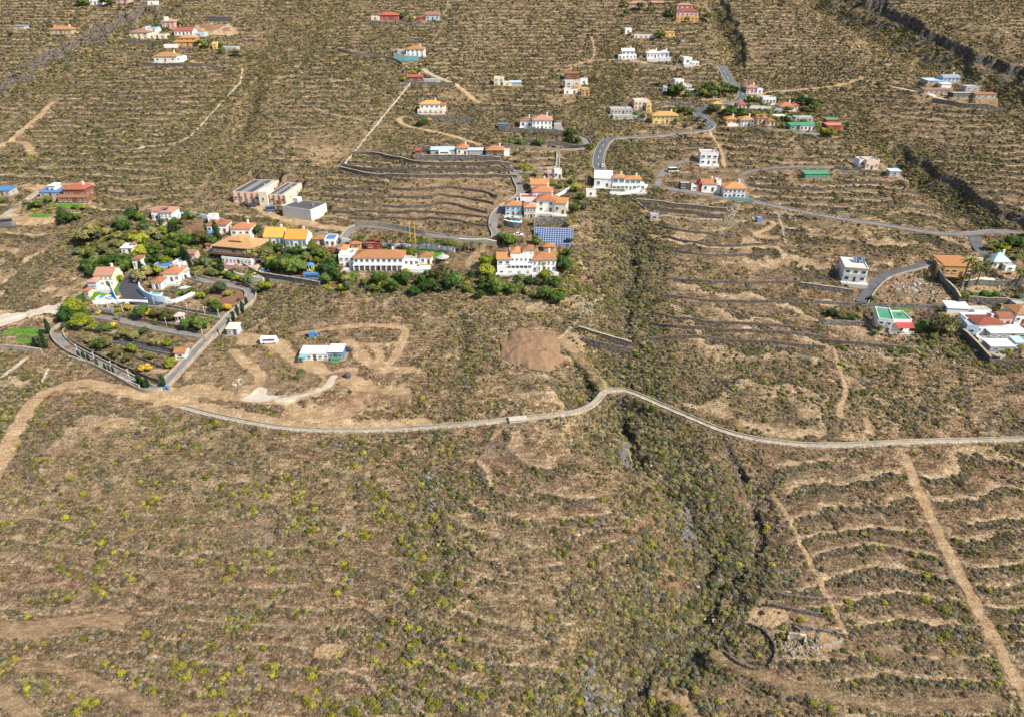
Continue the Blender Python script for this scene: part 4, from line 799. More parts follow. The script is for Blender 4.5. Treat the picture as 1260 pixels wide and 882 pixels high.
ROADLAB = {0: 'pale concrete kerb wall along the upper winding asphalt road', 1: 'pale low kerb wall along the road running right from the modern villa', 5: 'pale kerb wall of the curved road in front of the lone white block',
 6: 'grey stone wall holding the straight ledge road above the green-roofed house', 7: 'pale wall under the terrace road below the salmon hip roof villa', 8: 'pale wall along the lane looping round the hillside villas', 10: 'grey stone wall under the road to the amber-roofed villa at the top',
 11: 'white curved wall round the dark courtyard of the west villas', 12: 'pale wall of the uppermost lane crossing the terraced garden', 13: 'pale wall of the middle lane crossing the terraced garden', 15: 'pale wall of the car park road in front of the hotel', 16: 'grey wall beside the dark narrow ramp in the terraced garden'}
for o in list(C.objects):
    if '_r' in o.keys():
        r, s = o['_r'], o['_s']; del o['_r']; del o['_s']
        lab = ROADLAB.get(r)
        if r == 14: lab = 'pale outer wall of the lane looping round the walled garden' if s > 0 else 'pale inner wall of the lane looping round the walled garden'
        if ROADS[r][0] == 'canal_path': lab = 'weathered concrete upper kerb of the long channel path' if s > 0 else 'pale stone lower kerb of the long channel path'
        o['label'] = lab
# slab and arch on the channel
def at(px, py): x, y = P1(px, py); return x, y, gz(x, y)
x, y, z = at(637, 517); mb = MB(); mb.box(0, 0, -.5, 5.4, 2.2, 1.3); mb.box(0, 0, .802, 5.7, 2.5, .12)
tag(mb.build('concrete_cistern', M['cisternpale'], None, (x, y, z), .12), 'pale rectangular concrete cistern straddling the channel path', 'cistern')
# ---------------------------------------------------------------- windows, doors
WM = {}
def win_mesh(w, h, gl):
    k = (round(w, 1), round(h, 1), gl)
    if k not in WM:
        f = MB(); t = .12
        f.box(0, -.03, 0, w, .12, t); f.box(0, -.03, h-t, w, .12, t)
        for s in (-1, 1): f.box(s*(w/2-t/2), -.03, t, t, .12, h-2*t)
        f.box(0, -.02, t, .06, .08, h-2*t); f.box(0, -.09, -.11, w+.3, .26, .1)
        g = MB(); g.box(0, .005, t, w-2*t, .05, h-2*t)
        WM[k] = (f.mesh('window_frame', M['frame']), g.mesh('window_pane', M[gl]))
    return WM[k]
DOORM = MB().box(0, -.03, 0, 1.1, .1, 2.1).mesh('door', M['door'])
def put_window(par, x, y, z, rz, w, h, gl):
    f, g = win_mesh(w, h, gl); o = inst(f, 'window', par, (x, y, z), rz); inst(g, 'pane', o)
HROOT = {}
for name, label, cat, vols in HOUSES:
    c0 = vols[0]['c']; root = empty(name, c0); tag(root, label, cat); HROOT[label] = root
    for vi, q in enumerate(vols):
        cx, cy, cz = q['c']; w, d, h = q['w'], q['d'], q['h']; a = q['rot']; far = ppm(cx, cy, cz) < 1.75
        e = Vector((cx-c0[0], cy-c0[1], cz-c0[2]+.004*vi))
        W_ = MB(); parap = q['roof'] == 'flat'
        W_.box(0, d/2, -2.2, w, d, h+2.2)
        rh = q['rh'] if q['rh'] is not None else {'hip': min(w, d)*.2+.15, 'gable': d*.22, 'shed': .5, 'flat': 0}[q['roof']]
        if q['roof'] == 'gable':                                    # gable ends
            for s in (-1, 1):
                x0 = s*w/2; x1 = s*(w/2-.22)
                W_.add([(x0, 0, h), (x0, d, h), (x0, d/2, h+rh), (x1, 0, h), (x1, d, h), (x1, d/2, h+rh)], [(0, 1, 2), (5, 4, 3), (0, 3, 4, 1), (1, 4, 5, 2), (2, 5, 3, 0)])
        if q['roof'] == 'shed':
            W_.add([(-w/2, 0.0, h), (w/2, 0, h), (w/2, d, h), (-w/2, d, h), (-w/2, d, h+rh*.98), (w/2, d, h+rh*.98)], [(0, 1, 5, 4), (1, 2, 5), (0, 4, 3), (3, 4, 5, 2)])
        if parap:
            ph = .55 if h > 3 else .25; t = .22
            W_.box(0, t/2, h, w, t, ph); W_.box(0, d-t/2, h, w, t, ph)
            for s in (-1, 1): W_.box(s*(w/2-t/2), d/2, h, t, d-2*t, ph)
        wo = W_.build('wall', M[q['wc']], root, e, a)
        R_ = MB()
        if q['roof'] == 'hip': R_.hip(-w/2, w/2, 0, d, h+.004, rh)
        elif q['roof'] == 'gable': R_.gable(-w/2, w/2, 0, d, h-.09, rh+.02)
        elif q['roof'] == 'shed': R_.shed(-w/2, w/2, 0, d, h+.004, rh)
        else: R_.box(0, d/2, h+.003, w-.46, d-.46, .1)
        rc = q['rc'] if not (parap and q['rc'] == 'terracotta') else 'concrete'
        ro = R_.build('roof', M[rc], root, e, a)
        if w > 6 and q['roof'] in ('hip', 'gable') and not far:
            ch = MB(); ch.box(w*.27, d*.6, h+rh*.3, .7, .7, rh*.7+.9); ch.box(w*.27, d*.6, h+rh+.9+.002, .95, .95, .14); ch.build('chimney', M['white'], ro)
        if parap and w > 6 and not far and h > 2.7:
            tk = MB(); tk.cyl(w*.25, d*.6, h+.1, h+1.2, .5, .5, 9); tk.build('water_tank', M['metal'], ro)
        n = q['win']; fl = q['fl']
        if n:
            fh = h/fl; ww = min(1.5, w/n*.55)*(.75+.45*RNG.random()); wh = min(1.35, fh*.45)*(.8+.4*RNG.random())
            if q['gl'] == 'tealglass': ww = w/n*.8; wh = fh*.62
            if q['wc'] == 'dark': ww = w/n*.7; wh = fh*.5
            for f_ in range(fl):
                for i in range(n):
                    lx = (i+.5)/n*w-w/2; zz = f_*fh+(fh-wh)*.52
                    ca, sa = math.cos(a), math.sin(a)
                    def pt(x_, y_, z_): return (e.x+x_*ca-y_*sa, e.y+x_*sa+y_*ca, e.z+z_)
                    if f_ == 0 and i == n//2 and n > 1 and h > 2.4:
                        inst(DOORM, 'door', root, pt(lx, -.02, .02), a, (1, 1, min(1, (fh-.2)/2.1)))
                    else: put_window(root, *pt(lx, -.03, zz), a, ww, wh, q['gl'])
            if q['side'] and d > 5 and not (n == 0):
                for sgn in (-1, 1):
                    if vi and sgn < 0 and len(vols) > 1: continue
                    for j in range(2 if d > 7 else 1):
                        ly = d*(.3+.4*j)
                        if d <= 7: ly = d*.5
                        ca, sa = math.cos(a), math.sin(a); x_ = sgn*(w/2+.03)
                        put_window(root, e.x+x_*ca-ly*sa, e.y+x_*sa+ly*ca, e.z+(h/fl)*.35+(fl-1)*h/fl*0, a+sgn*math.pi/2, 1.2, min(1.2, h/fl*.4), q['gl'])
        # porch or terrace slab in front of the nearer houses
        if not far and w > 5 and h > 2.9 and RNG.random() < .75 and q['wc'] in ('white', 'cream', 'pink', 'lightblue', 'offwhite') and 'warehouse' not in label:
            td = 2.0+2.6*RNG.random(); tr = MB(); tr.box(0, -.05-td/2, -2.0, w+1.2, td, 2.08); tr.build('terrace', M['offwhite'], root, e, a)
            rl = MB(); nn = max(3, int(w/1.6))
            rl.box(0, .1-td, .88, w+1.2, .14, .1)
            for i in range(nn+1): rl.box(-w/2-.5+i*(w+1)/nn, .1-td, .08, .12, .12, .8)
            rl.build('railing', M['white'], root, e, a)
# details on particular houses
def on(label_part):
    for k, o in HROOT.items():
        if label_part in k: return o
def vol(label_part, i=0):
    for nme, lab, c, vs in HOUSES:
        if label_part in lab: return vs[i]
def extra(label_part, i, fn, name, m):
    """part added in the frame of a volume"""
    root = on(label_part); q = vol(label_part, i); mb = MB(); fn(mb, q['w'], q['d'], q['h'])
    cx, cy, cz = q['c']; r = root.location
    return mb.build(name, M[m], root, Vector((cx-r.x, cy-r.y, cz-r.z)), q['rot'])
for i in (0, 2):
    q = vol('long pale warehouse', i)
    for k in range(5 if i == 0 else 4):
        extra('long pale warehouse', i, lambda mb, w, d, h, k=k, n=(4 if i == 0 else 3): mb.box(-w/2+k*w/n, -.14, -1, .7, .3, h+1.2), 'pilaster', 'terracotta')
    for k in range(4):
        extra('long pale warehouse', i, lambda mb, w, d, h, k=k: (mb.box(-w/2+(k+.5)*w/4, d/2, h+.12, w/4-.5, d-1.4, .3)), 'roof_bay', ('dark', 'metal', 'dark', 'grey')[k])
for k in range(5): extra('plain white box building', 0, lambda mb, w, d, h, k=k: mb.box(-w/2-.09, d*(k+.5)/5, -.5, .16, .5, h+.5), 'pilaster', 'concrete')
extra('plain white box building', 0, lambda mb, w, d, h: mb.box(-w/2+1.3, d-2, h+.1, 3, 3, 2), 'stair_head', 'white')
for sx in (-.3, .05): extra('lone white two-storey block', 0, lambda mb, w, d, h, sx=sx: mb.add([(1+sx*4, d*.55, h+.5), (4.2+sx*4, d*.55, h+.5), (4.2+sx*4, d*.85, h+1.7), (1+sx*4, d*.85, h+1.7)], [(0, 1, 2, 3)]), 'solar_panel', 'solar')
extra('lone white two-storey block', 0, lambda mb, w, d, h: (mb.box(0, -.55, h*.5, w+.2, 1.1, .18), mb.box(0, -1.05, h*.5+.18, w+.2, .1, .7)), 'balcony', 'offwhite')
extra('lone white two-storey block', 0, lambda mb, w, d, h: mb.box(0, -.16, h-.1, w+.3, .3, .35), 'cornice', 'terracotta')
extra('carrying dark solar panels', 1, lambda mb, w, d, h: mb.box(-w*.1, d*.2, h+1.6, w*.5, 2.0, .12), 'solar_panel', 'solar')
extra('bright green roof terraces', 1, lambda mb, w, d, h: mb.shed(-w*.3, w*.5, -3.2, -.1, h*.62, .8, .1, .1), 'awning', 'red')
extra('bright green roof terraces', 0, lambda mb, w, d, h: mb.box(0, d/2, h+.12, w-.7, d-.7, .05), 'roof_terrace', 'green')
extra('bright green roof terraces', 1, lambda mb, w, d, h: mb.box(0, d/2, h+.12, w-.7, d-.7, .05), 'roof_terrace', 'green')
extra('largest terracotta-roofed', 1, lambda mb, w, d, h: (mb.box(0, -1.1, h*.47, w, 2.2, .2), [mb.box(-w/2+.3+k*(w-.6)/5, -2, 0, .3, .3, h*.47) for k in range(6)]), 'balcony', 'white')
extra('long amber roof', 1, lambda mb, w, d, h: (mb.box(0, -1.1, h*.47, w, 2.2, .2), [mb.box(-w/2+.3+k*(w-.6)/9, -2, 0, .35, .35, h*.47) for k in range(10)]), 'balcony', 'white')
extra('widest tan tiled hip roof', 0, lambda mb, w, d, h: (mb.box(0, -1.6, h*.5, w, 3.0, .2), mb.box(0, -3.05, h*.5+.2, w, .1, .9)), 'gallery', 'brown')
extra('long white mobile home', 0, lambda mb, w, d, h: (mb.box(-w*.36, -1.4, 2.5, 3.0, 2.8, .08), [mb.box(-w*.36+sx*1.4, -2.6, 0, .1, .1, 2.5) for sx in (-1, 1)]), 'awning', 'teal')
extra('long white mobile home', 1, lambda mb, w, d, h: mb.box(0, -.7, -.5, w*.7, 1.2, 1.5), 'fence', 'green')
# ---------------------------------------------------------------- free walls
def wall(pts, h, th, m, label, name='stone_wall', base=.7, cap=None, cat='wall', wob=0.0):
    q = resample(poly(pts, 2), 1.2); mb = MB(); n = len(q)
    t = np.gradient(q, axis=0); t /= np.maximum(1e-6, np.hypot(t[:, 0], t[:, 1]))[:, None]
    z = look(Z, q[:, 0], q[:, 1]); z = smooth(z, 5)
    if 'check wall' in label: z = np.linspace(z[0], z[-1], len(z)); base = 5.0
    nx, ny = -t[:, 1]*th/2, t[:, 0]*th/2; hh = h+(RNG.random(n)-.5)*wob
    vs = []
    for o, dz in ((1, -base), (1, None), (-1, None), (-1, -base-.4)):
        for i in range(n): vs.append((q[i, 0]+nx[i]*o, q[i, 1]+ny[i]*o, z[i]+(hh[i] if dz is None else dz)))
    fs = [(k*n+i, k*n+i+1, (k+1)*n+i+1, (k+1)*n+i) for k in range(3) for i in range(n-1)]+[(0, n, 2*n, 3*n), (4*n-1, 3*n-1, 2*n-1, n-1)]
    mb.add(vs, fs); o = mb.build(name, M[m])
    tag(o, label, cat)
    if cap:
        mc = MB(); vs = []
        for of, dz in ((1.25, 0.004), (1.25, .12), (-1.25, .12), (-1.25, .004)):
            for i in range(n): vs.append((q[i, 0]+nx[i]*of, q[i, 1]+ny[i]*of, z[i]+hh[i]+dz))
        mc.add(vs, fs); mc.build('coping', M[cap], o)
    return o
WALLS = [
 ([(419, 208), (436, 188), (455, 165), (472, 143), (490, 122), (505, 103)], .8, .5, 'stonepale', 'long straight pale stone wall climbing beside the bare brown terraces', None),
 ([(432, 191), (452, 189), (490, 197), (523, 203), (575, 202), (628, 204)], 1.7, .7, 'stone', 'dark dry-stone terrace wall just below the pale-blue-roofed row', 'palestone'),
 ([(420, 205), (470, 212), (540, 211), (632, 212)], 1.9, .7, 'stone', 'dark dry-stone terrace wall, second below the pale-blue-roofed row', None),
 ([(418, 209), (455, 217), (510, 219), (570, 217), (636, 219)], 1.7, .7, 'stone', 'dark dry-stone terrace wall, lowest of the three below the pale-blue-roofed row', 'palestone'),
 ([(400, 232), (430, 234), (474, 229)], 1.2, .6, 'stone', 'dark terrace wall left of the small stone path, upper one on the bare field', None),
 ([(484, 232), (520, 234), (560, 230), (600, 238), (612, 243)], 1.2, .6, 'stone', 'dark terrace wall, first on the bare field below the three walled terraces', None),
 ([(478, 243), (520, 244), (550, 240), (590, 247), (608, 252)], 1.2, .6, 'stone', 'dark terrace wall, second on the bare field below the three walled terraces', None),
 ([(400, 242), (440, 244), (470, 241)], 1.1, .6, 'stone', 'dark terrace wall left of the small stone path, lower one on the bare field', None),
 ([(470, 255), (510, 256), (550, 250), (600, 262)], 1.2, .6, 'stone', 'dark terrace wall, third on the bare field below the three walled terraces', None),
 ([(400, 260), (440, 262), (500, 261), (560, 263), (600, 269)], 1.1, .6, 'stone', 'dark terrace wall, fourth and widest on the bare field above the palm garden', None),
 ([(430, 270), (490, 269), (530, 269), (570, 274), (604, 279)], 1.1, .6, 'stone', 'dark terrace wall, lowest on the bare field above the palm garden', None),
 ([(806, 276), (830, 284), (880, 290), (905, 288)], 1.0, .6, 'stone', 'terrace wall left of the pale rubble ramp, below the grey hut', None),
 ([(815, 291), (850, 300), (900, 303), (940, 302)], 1.0, .6, 'stone', 'terrace wall, second below the grey hut right of the ravine', None),
 ([(825, 307), (860, 313), (900, 315), (950, 314)], 1.0, .6, 'stone', 'terrace wall, third below the grey hut right of the ravine', None),
 ([(820, 340), (870, 346), (930, 348), (985, 347)], 1.0, .6, 'stone', 'terrace wall crossing the slope left of the lone white block', None),
 ([(815, 362), (860, 369), (930, 372), (995, 374)], 1.0, .6, 'stone', 'terrace wall crossing the slope left of the two orange earth beds', None),
 ([(511, 196), (560, 196), (600, 197), (616, 199)], 2.6, .8, 'stonegrey', 'grey rubble retaining wall carrying the yard of the pale-blue-roofed row', 'palestone'),
 ([(514, 184), (560, 185), (605, 184)], 2.2, .7, 'stonegrey', 'grey stone wall behind the pale-blue-roofed row', None),
 ([(783, 250), (800, 251), (845, 255), (893, 261)], 1.9, .7, 'stone', 'dark walled plot, upper wall, right of the modern villa', 'palestone'),
 ([(792, 257), (830, 262), (890, 267)], 1.9, .7, 'stone', 'dark walled plot, middle wall, left of the pale rubble ramp', None),
 ([(803, 265), (850, 269), (888, 270)], .8, .5, 'stonepale', 'pale low wall below the dark walled plots', None),
 ([(781, 248), (788, 254), (795, 260)], .9, .4, 'palestone', 'short pale diagonal wall at the left end of the dark walled plots', None),
 ([(805, 383), (850, 393), (900, 399), (960, 402), (1005, 406)], 1.1, .6, 'stone', 'dark terrace wall, first of the three sweeping right of the ravine', None),
 ([(803, 392), (835, 402), (900, 407), (960, 411), (1015, 415)], 1.2, .6, 'stone', 'dark terrace wall, second of the three sweeping right of the ravine', None),
 ([(800, 408), (850, 415), (900, 419), (960, 423), (1015, 429)], 1.2, .6, 'stone', 'dark terrace wall, lowest of the three sweeping right of the ravine', None),
 ([(712, 404), (740, 409), (778, 413)], 1.6, .7, 'stone', 'dark check wall across the ravine above the soil heap', 'palestone'),
 ([(716, 416), (745, 420), (780, 421)], 1.8, .7, 'stone', 'lower dark check wall across the ravine near the soil heap', None),
 ([(984, 351), (1010, 355), (1050, 361)], 1.9, .7, 'stonegrey', 'grey stone wall below the lone white block, left of the road', 'palestone'),
 ([(1003, 372), (1030, 374), (1060, 377)], 1.3, .6, 'stonegrey', 'low grey wall between two orange earth beds', None),
 ([(1007, 398), (1035, 400), (1062, 402)], 2.0, .6, 'stonegrey', 'grey stone wall left of the green-roofed house', None),
 ([(1018, 419), (1060, 424), (1120, 430)], 1.2, .6, 'stone', 'dark terrace wall below the green-roofed house', None),
 ([(1061, 396), (1070, 404), (1078, 412)], .9, .4, 'palestone', 'pale diagonal wall beside the green-roofed house', None),
 ([(1148, 325), (1155, 340), (1163, 350), (1175, 362), (1180, 372)], 2.4, .6, 'stonegrey', 'tall grey wall descending beside the orange villa', 'palestone'),
 ([(1182, 352), (1210, 351), (1270, 350)], 2.6, .6, 'stonegrey', 'long grey retaining wall under the pool terrace at the right', None),
 ([(1190, 372), (1230, 373), (1270, 375)], 2.6, .6, 'stonegrey', 'grey retaining wall below the strip of lawn at the right', 'palestone'),
 ([(1183, 412), (1196, 423), (1207, 434), (1217, 446)], 2.6, .7, 'stone', 'dark retaining wall running down the edge of the grey yard', 'palestone'),
 ([(1217, 446), (1240, 446), (1275, 447)], 1.6, .6, 'stone', 'dark wall closing the grey yard at the right edge', None),
 ([(1149, 323), (1180, 323), (1208, 324)], 2.6, .4, 'white', 'long white wall behind the orange villa', None),
 ([(1195, 398), (1225, 396), (1258, 395)], 1.2, .3, 'white', 'white garden wall behind the long flat white building', None),
 ([(200, 260), (233, 265), (262, 270)], 2.2, .4, 'lightblue', 'pale blue-white wall above the solar-panelled villa', None),
 ([(266, 271), (300, 279), (327, 285), (370, 288), (414, 290)], 2.2, .4, 'concrete', 'long concrete wall below the warehouse track', None),
 ([(438, 276), (452, 277), (475, 279), (498, 283)], 2.2, .4, 'palestone', 'pale panelled wall behind the lane at the palm garden', None),
 ([(500, 284), (512, 288), (524, 290)], 2.4, .4, 'palestone', 'short pale panelled wall beside the yellow floodlight masts', None),
 ([(421, 297), (440, 299), (480, 303), (516, 306)], 1.8, .3, 'white', 'white fabric-covered fence behind the row of palms', None),
 ([(516, 306), (545, 307), (560, 308)], 2.4, .3, 'white', 'white garden wall right of the palm row', None),
 ([(565, 301), (590, 302), (611, 303)], 2.4, .4, 'palestone', 'pale wall under the lane where it meets the bend', 'white'),
 ([(1147, 125), (1180, 131), (1236, 133)], 2.4, .6, 'stonegrey', 'long grey retaining wall in front of the upper right farm', 'palestone'),
 ([(255, 25), (270, 26), (286, 27)], 3.2, .6, 'dark', 'dark blue-black wall at the back of the red earth plot', None),
 ([(283, 30), (272, 36), (258, 44)], 1.0, .5, 'palestone', 'pale diagonal wall on the right of the red earth plot', None),
 ([(150, 53), (175, 54), (200, 55)], 2.6, .6, 'stone', 'dark retaining wall below the cream villa, upper left', 'palestone'),
 ([(172, 80), (200, 81), (230, 82), (262, 82)], 1.9, .6, 'stone', 'dark stone terrace wall in front of the lone amber villa', None),
 ([(450, 28), (490, 30), (543, 31)], 1.5, .6, 'stonegrey', 'grey stone terrace wall below the two red farmhouses', None),
 ([(485, 72), (500, 74), (515, 75)], 3.2, .5, 'teal', 'dark green terrace wall under the white villa with the amber roof', None),
 ([(498, 102), (520, 104), (560, 107)], 1.8, .6, 'stonegrey', 'grey wall under the dark red cottage', None),
 ([(510, 145), (530, 147), (560, 148), (580, 149)], 2.2, .8, 'stonegrey', 'rubble wall under the two-storey arched villa', None),
 ([(615, 162), (650, 164), (695, 166)], 2.6, .7, 'stonegrey', 'grey rubble retaining wall below the salmon hip roof villa', None),
 ([(622, 174), (650, 176), (690, 179), (722, 184)], 2.2, .7, 'stonegrey', 'lower grey rubble wall below the salmon hip roof villa', None),
 ([(625, 205), (660, 208), (684, 206)], 1.1, .5, 'stonepale', 'pale terrace wall left of the straight stairway', None),
 ([(631, 212), (660, 214), (683, 212)], 1.1, .5, 'stonepale', 'pale terrace wall above the utility block', None),
 ([(656, 278), (675, 276), (697, 277)], 3.6, .7, 'stonegrey', 'tall stone base wall below the villa with stacked terracotta roofs', None),
 ([(620, 277), (630, 280), (642, 281)], 2.8, .6, 'stonegrey', 'stone base wall under the pool of the hillside villa', 'white'),
 ([(664, 242), (685, 243), (705, 232)], 1.6, .35, 'white', 'white garden wall winding beside the uppermost hillside bungalow', None),
 ([(750, 240), (775, 241), (796, 231)], 1.6, .35, 'white', 'white terrace wall wrapping the front of the modern villa', None),
 ([(762, 130), (800, 129), (838, 129), (866, 131)], 1.5, .5, 'stonegrey', 'grey wall along the road above the bright yellow house', None),
 ([(922, 134), (945, 135), (962, 138)], 2.0, .35, 'white', 'white boundary wall in the hamlet at the road bend', None),
 ([(950, 144), (975, 144), (998, 144)], 1.3, .35, 'white', 'white colonnaded wall below the hip-roofed hamlet villa', None),
 ([(930, 159), (952, 162), (970, 163)], 1.6, .4, 'tan', 'tan wall under the orange cottage of the lower row', None),
 ([(975, 164), (990, 166), (1008, 167)], 1.2, .4, 'grey', 'grey wall in front of the bungalow with the green awning', None),
 ([(756, 78), (800, 80), (842, 83)], 1.1, .5, 'palestone', 'pale terrace wall in front of the row of white villas', None),
 ([(1026, 209), (1060, 213), (1096, 212)], 1.5, .6, 'stone', 'dark terrace wall in front of the peach house', None),
 ([(1028, 222), (1060, 226), (1100, 224)], 1.3, .6, 'stone', 'second dark terrace wall, right of the greenhouse', None),
 ([(922, 228), (960, 233), (1012, 234)], 1.2, .6, 'stone', 'dark terrace wall below the greenhouse, left part', None),
 ([(897, 246), (920, 250), (925, 251)], 1.6, .3, 'teal', 'dark teal wall below the white house on the roadside', None),
 ([(115, 375), (140, 374), (163, 372), (182, 373)], 1.6, .4, 'white', 'curved white wall below the west villa terrace', None),
 ([(172, 358), (180, 366), (192, 371), (204, 371)], 3.0, .4, 'lightblue', 'tall pale curved retaining wall of the villa above the courtyard', None),
 ([(200, 370), (215, 372), (230, 368), (240, 362)], 1.5, .35, 'white', 'white wall winding below the long low roof villa', None),
 ([(137, 352), (140, 362), (146, 374)], 2.4, .35, 'lightblue', 'pale blue wall beside the rectangular pool of the west villa', None),
 ([(90, 404), (130, 411), (160, 418), (192, 425), (216, 432)], 1.0, .5, 'stone', 'dark garden terrace wall above the narrow dark ramp', None),
 ([(130, 425), (160, 438), (186, 446), (200, 451)], 1.0, .5, 'stone', 'dark garden terrace wall, lower left in the walled garden', None),
 ([(84, 419), (105, 430), (140, 446), (180, 464), (197, 470)], 1.5, .5, 'stone', 'dark garden terrace wall next to the looping lane', None),
 ([(85, 441), (110, 448), (140, 462), (172, 477)], 1.0, .4, 'stonepale', 'pale wall below the cypress row outside the looping lane', None),
 ([(115, 383), (150, 389), (200, 398), (240, 407)], 1.2, .5, 'stone', 'dark garden wall above the middle lane', None),
 ([(205, 378), (235, 384), (268, 388)], 1.2, .5, 'stone', 'dark garden wall above the upper lane', None),
 ([(254, 350), (280, 356), (303, 359), (301, 370)], 1.0, .4, 'palestone', 'pale rim wall round the red earth plot', None),
 ([(0, 428), (30, 431), (52, 434)], 2.0, .6, 'palestone', 'thick pale wall with buttresses at the left edge', None),
 ([(300, 330), (318, 338), (345, 345), (372, 350), (394, 354)], 2.2, .6, 'stonegrey', 'grey retaining wall below the hotel car park', 'palestone'),
 ([(60, 455), (52, 470)], .9, .4, 'stonepale', 'short pale wall stub at the left above the dirt track', None),
 ([(270, 334), (300, 341), (325, 347)], 1.6, .4, 'white', 'white terrace wall in front of the hotel', None),
 ([(944, 742), (965, 748), (985, 752), (1012, 756)], 1.1, .5, 'stone', 'short dark stone wall on the bare plot above the ruin', None),
 ([(955, 730), (980, 734), (1018, 738)], .9, .5, 'stone', 'dark stone wall, upper one on the bare plot above the ruin', None),
]
for pts, h, th, m, label, cap in WALLS: wall(pts, h, th, m, label, cap=cap, wob=.18 if 'stone' in m else 0)
# pale rubble ramp, straight stairway
x, y, z = at(900, 262)
q = resample(poly([(907, 249), (900, 262), (893, 277)]), 1.0); zz = look(Z, q[:, 0], q[:, 1]); mb = MB(); ribbon(mb, q, smooth(zz, 3), 1.9, -1.9, .35, .35)
for i in range(160):
    k = RNG.integers(0, len(q)); mb.box(q[k, 0]+RNG.normal()*1.3, q[k, 1]+RNG.normal()*.5, zz[k]+.3, .3+RNG.random()*.7, .3+RNG.random()*.6, .2+RNG.random()*.35, RNG.random()*3, .7)
tag(mb.build('rubble_ramp', M['rubble']), 'pale rubble ramp running down below the white roadside house', 'ramp')
q = resample(poly([(687, 188), (686.5, 200), (685, 213)], 0), .55); zz = smooth(look(Z, q[:, 0], q[:, 1]), 5); mb = MB()
for i in range(len(q)): mb.box(q[i, 0], q[i, 1], zz[i]-.6, 1.5, .56, .75+.001*i)
st = mb.build('stairway', M['palestone']); tag(st, 'straight concrete stairway climbing between terraces', 'stairway')
for s in (-1, 1):
    mb = MB()
    for i in range(0, len(q), 1): mb.box(q[i, 0]+s*.84, q[i, 1], zz[i]-.6, .16, .56, 1.35)
    mb.build('side_wall', M['white'], st)
def debris(px, py, rx, ry, n, m, label, smax=1.0):
    x, y, z = at(px, py); mb = MB(); AX, AY = pix(RNG.normal(px, rx, n), RNG.normal(py, ry, n)); AZ = look(Z, AX, AY)
    for i in range(n):
        a_ = AX[i]; b_ = AY[i]; c_ = float(AZ[i]); s_ = .3+smax*RNG.random()**2
        mb.box(a_-x, b_-y, c_-z-.1, s_*1.4, s_*(.5+RNG.random()*.8), s_*.5, RNG.random()*3.1, .7)
    o = mb.build('debris_pile', M[m], None, (x, y, z)); tag(o, label, 'debris', kind='stuff')
# ---------------------------------------------------------------- soil heap, threshing circle, ruin
cx, cy = P1(656, 430); n = 46; mb = MB(); hs_ = 11.5; vs = []
for j in range(n+1):
    for i in range(n+1):
        u = (i/n*2-1); w_ = (j/n*2-1); x_ = u*hs_; y_ = w_*hs_*1.05; r = math.hypot(u*(1-.25*max(0, w_)), w_*1.0)*(1+.17*float(vnoise(2.2*math.cos(math.atan2(w_, u))+5, 2.2*math.sin(math.atan2(w_, u))+5, 9)))
        hh = 4.0*max(0, 1-r/.96)**.85 if r < .96 else 0
        hh = min(hh, 2.3+.3*float(vnoise(x_/3, y_/3, 3)))
        hh += float(fbm(x_, y_, 2.6, 301, 4))*.75*(hh > .1)+.05*math.sin(x_*2.2+y_*.8)*(hh > .4)
        vs.append((x_, y_, gz(cx+x_, cy+y_)-(1.0 if r > .97 else 0.05)+hh-gz(cx, cy)))
fs = [(j*(n+1)+i, j*(n+1)+i+1, (j+1)*(n+1)+i+1, (j+1)*(n+1)+i) for j in range(n) for i in range(n)]
mb.add(vs, fs); o = mb.build('soil_heap', M['mound'], None, (cx, cy, gz(cx, cy))); tag(o, 'big smooth heap of brown soil in the scrub left of the ravine', 'soil heap')
for p in o.data.polygons: p.use_smooth = True
debris(656, 452, 26, 3, 90, 'rubble', 'stones and clods strewn along the foot of the soil heap', .5)
cx, cy, cz = at(920, 790); R1 = 33/ppm(cx, cy); mb = MB(); n = 72
for i in range(n):
    a = 2*math.pi*i/n
    if 5.0 < a < 5.25: continue
    x_ = cx+R1*math.cos(a); y_ = cy+R1*math.sin(a); mb.box(x_, y_, gz(x_, y_)-.4, .62, .5, 1.0+.4*RNG.random(), a+math.pi/2+.2*RNG.normal(), .85)
o = mb.build('threshing_circle', M['stone']); tag(o, 'round dark stone threshing circle left of the roofless ruin', 'stone circle')
# ruin
x0, y0, z0 = at(990, 790); s = ppm(x0, y0); root = empty('ruin', (x0, y0, z0)); tag(root, 'roofless stone ruin with two standing pale walls beside the threshing circle', 'ruin')
def rp(px, py, dz=0): a_, b_, c_ = at(px, py); return a_-x0, b_-y0, c_-z0+dz
def rwall(a, b, h, m, name, th=.45):
    p = rp(*a); q_ = rp(*b); L = math.hypot(q_[0]-p[0], q_[1]-p[1]); ang = math.atan2(q_[1]-p[1], q_[0]-p[0]); mb = MB(); k = max(1, int(L/.8))
    for i in range(k):
        t = (i+.5)/k; mb.box(p[0]+(q_[0]-p[0])*t, p[1]+(q_[1]-p[1])*t, min(p[2], q_[2])-.8, L/k+.01*(i % 2), th-.01*(i % 2), h*.7+.8+(RNG.random()-.5)*.45, ang)
    return mb.build(name, M[m], root)
rwall((970, 781), (991, 784), 2.4, 'stonepale', 'wall'); rwall((970, 781), (970, 787), 2.0, 'stonepale', 'wall'); rwall((991, 784), (990, 792), 2.2, 'stonepale', 'wall')
rwall((984, 771), (1005, 774), 1.6, 'stonegrey', 'wall'); rwall((1005, 774), (1036, 781), 1.4, 'stonegrey', 'wall'); rwall((1005, 776), (1005, 795), 1.0, 'stonegrey', 'wall')
rwall((1005, 796), (1036, 788), .5, 'palestone', 'wall'); rwall((978, 771), (985, 776), 1.4, 'stonegrey', 'wall')
mb = MB()
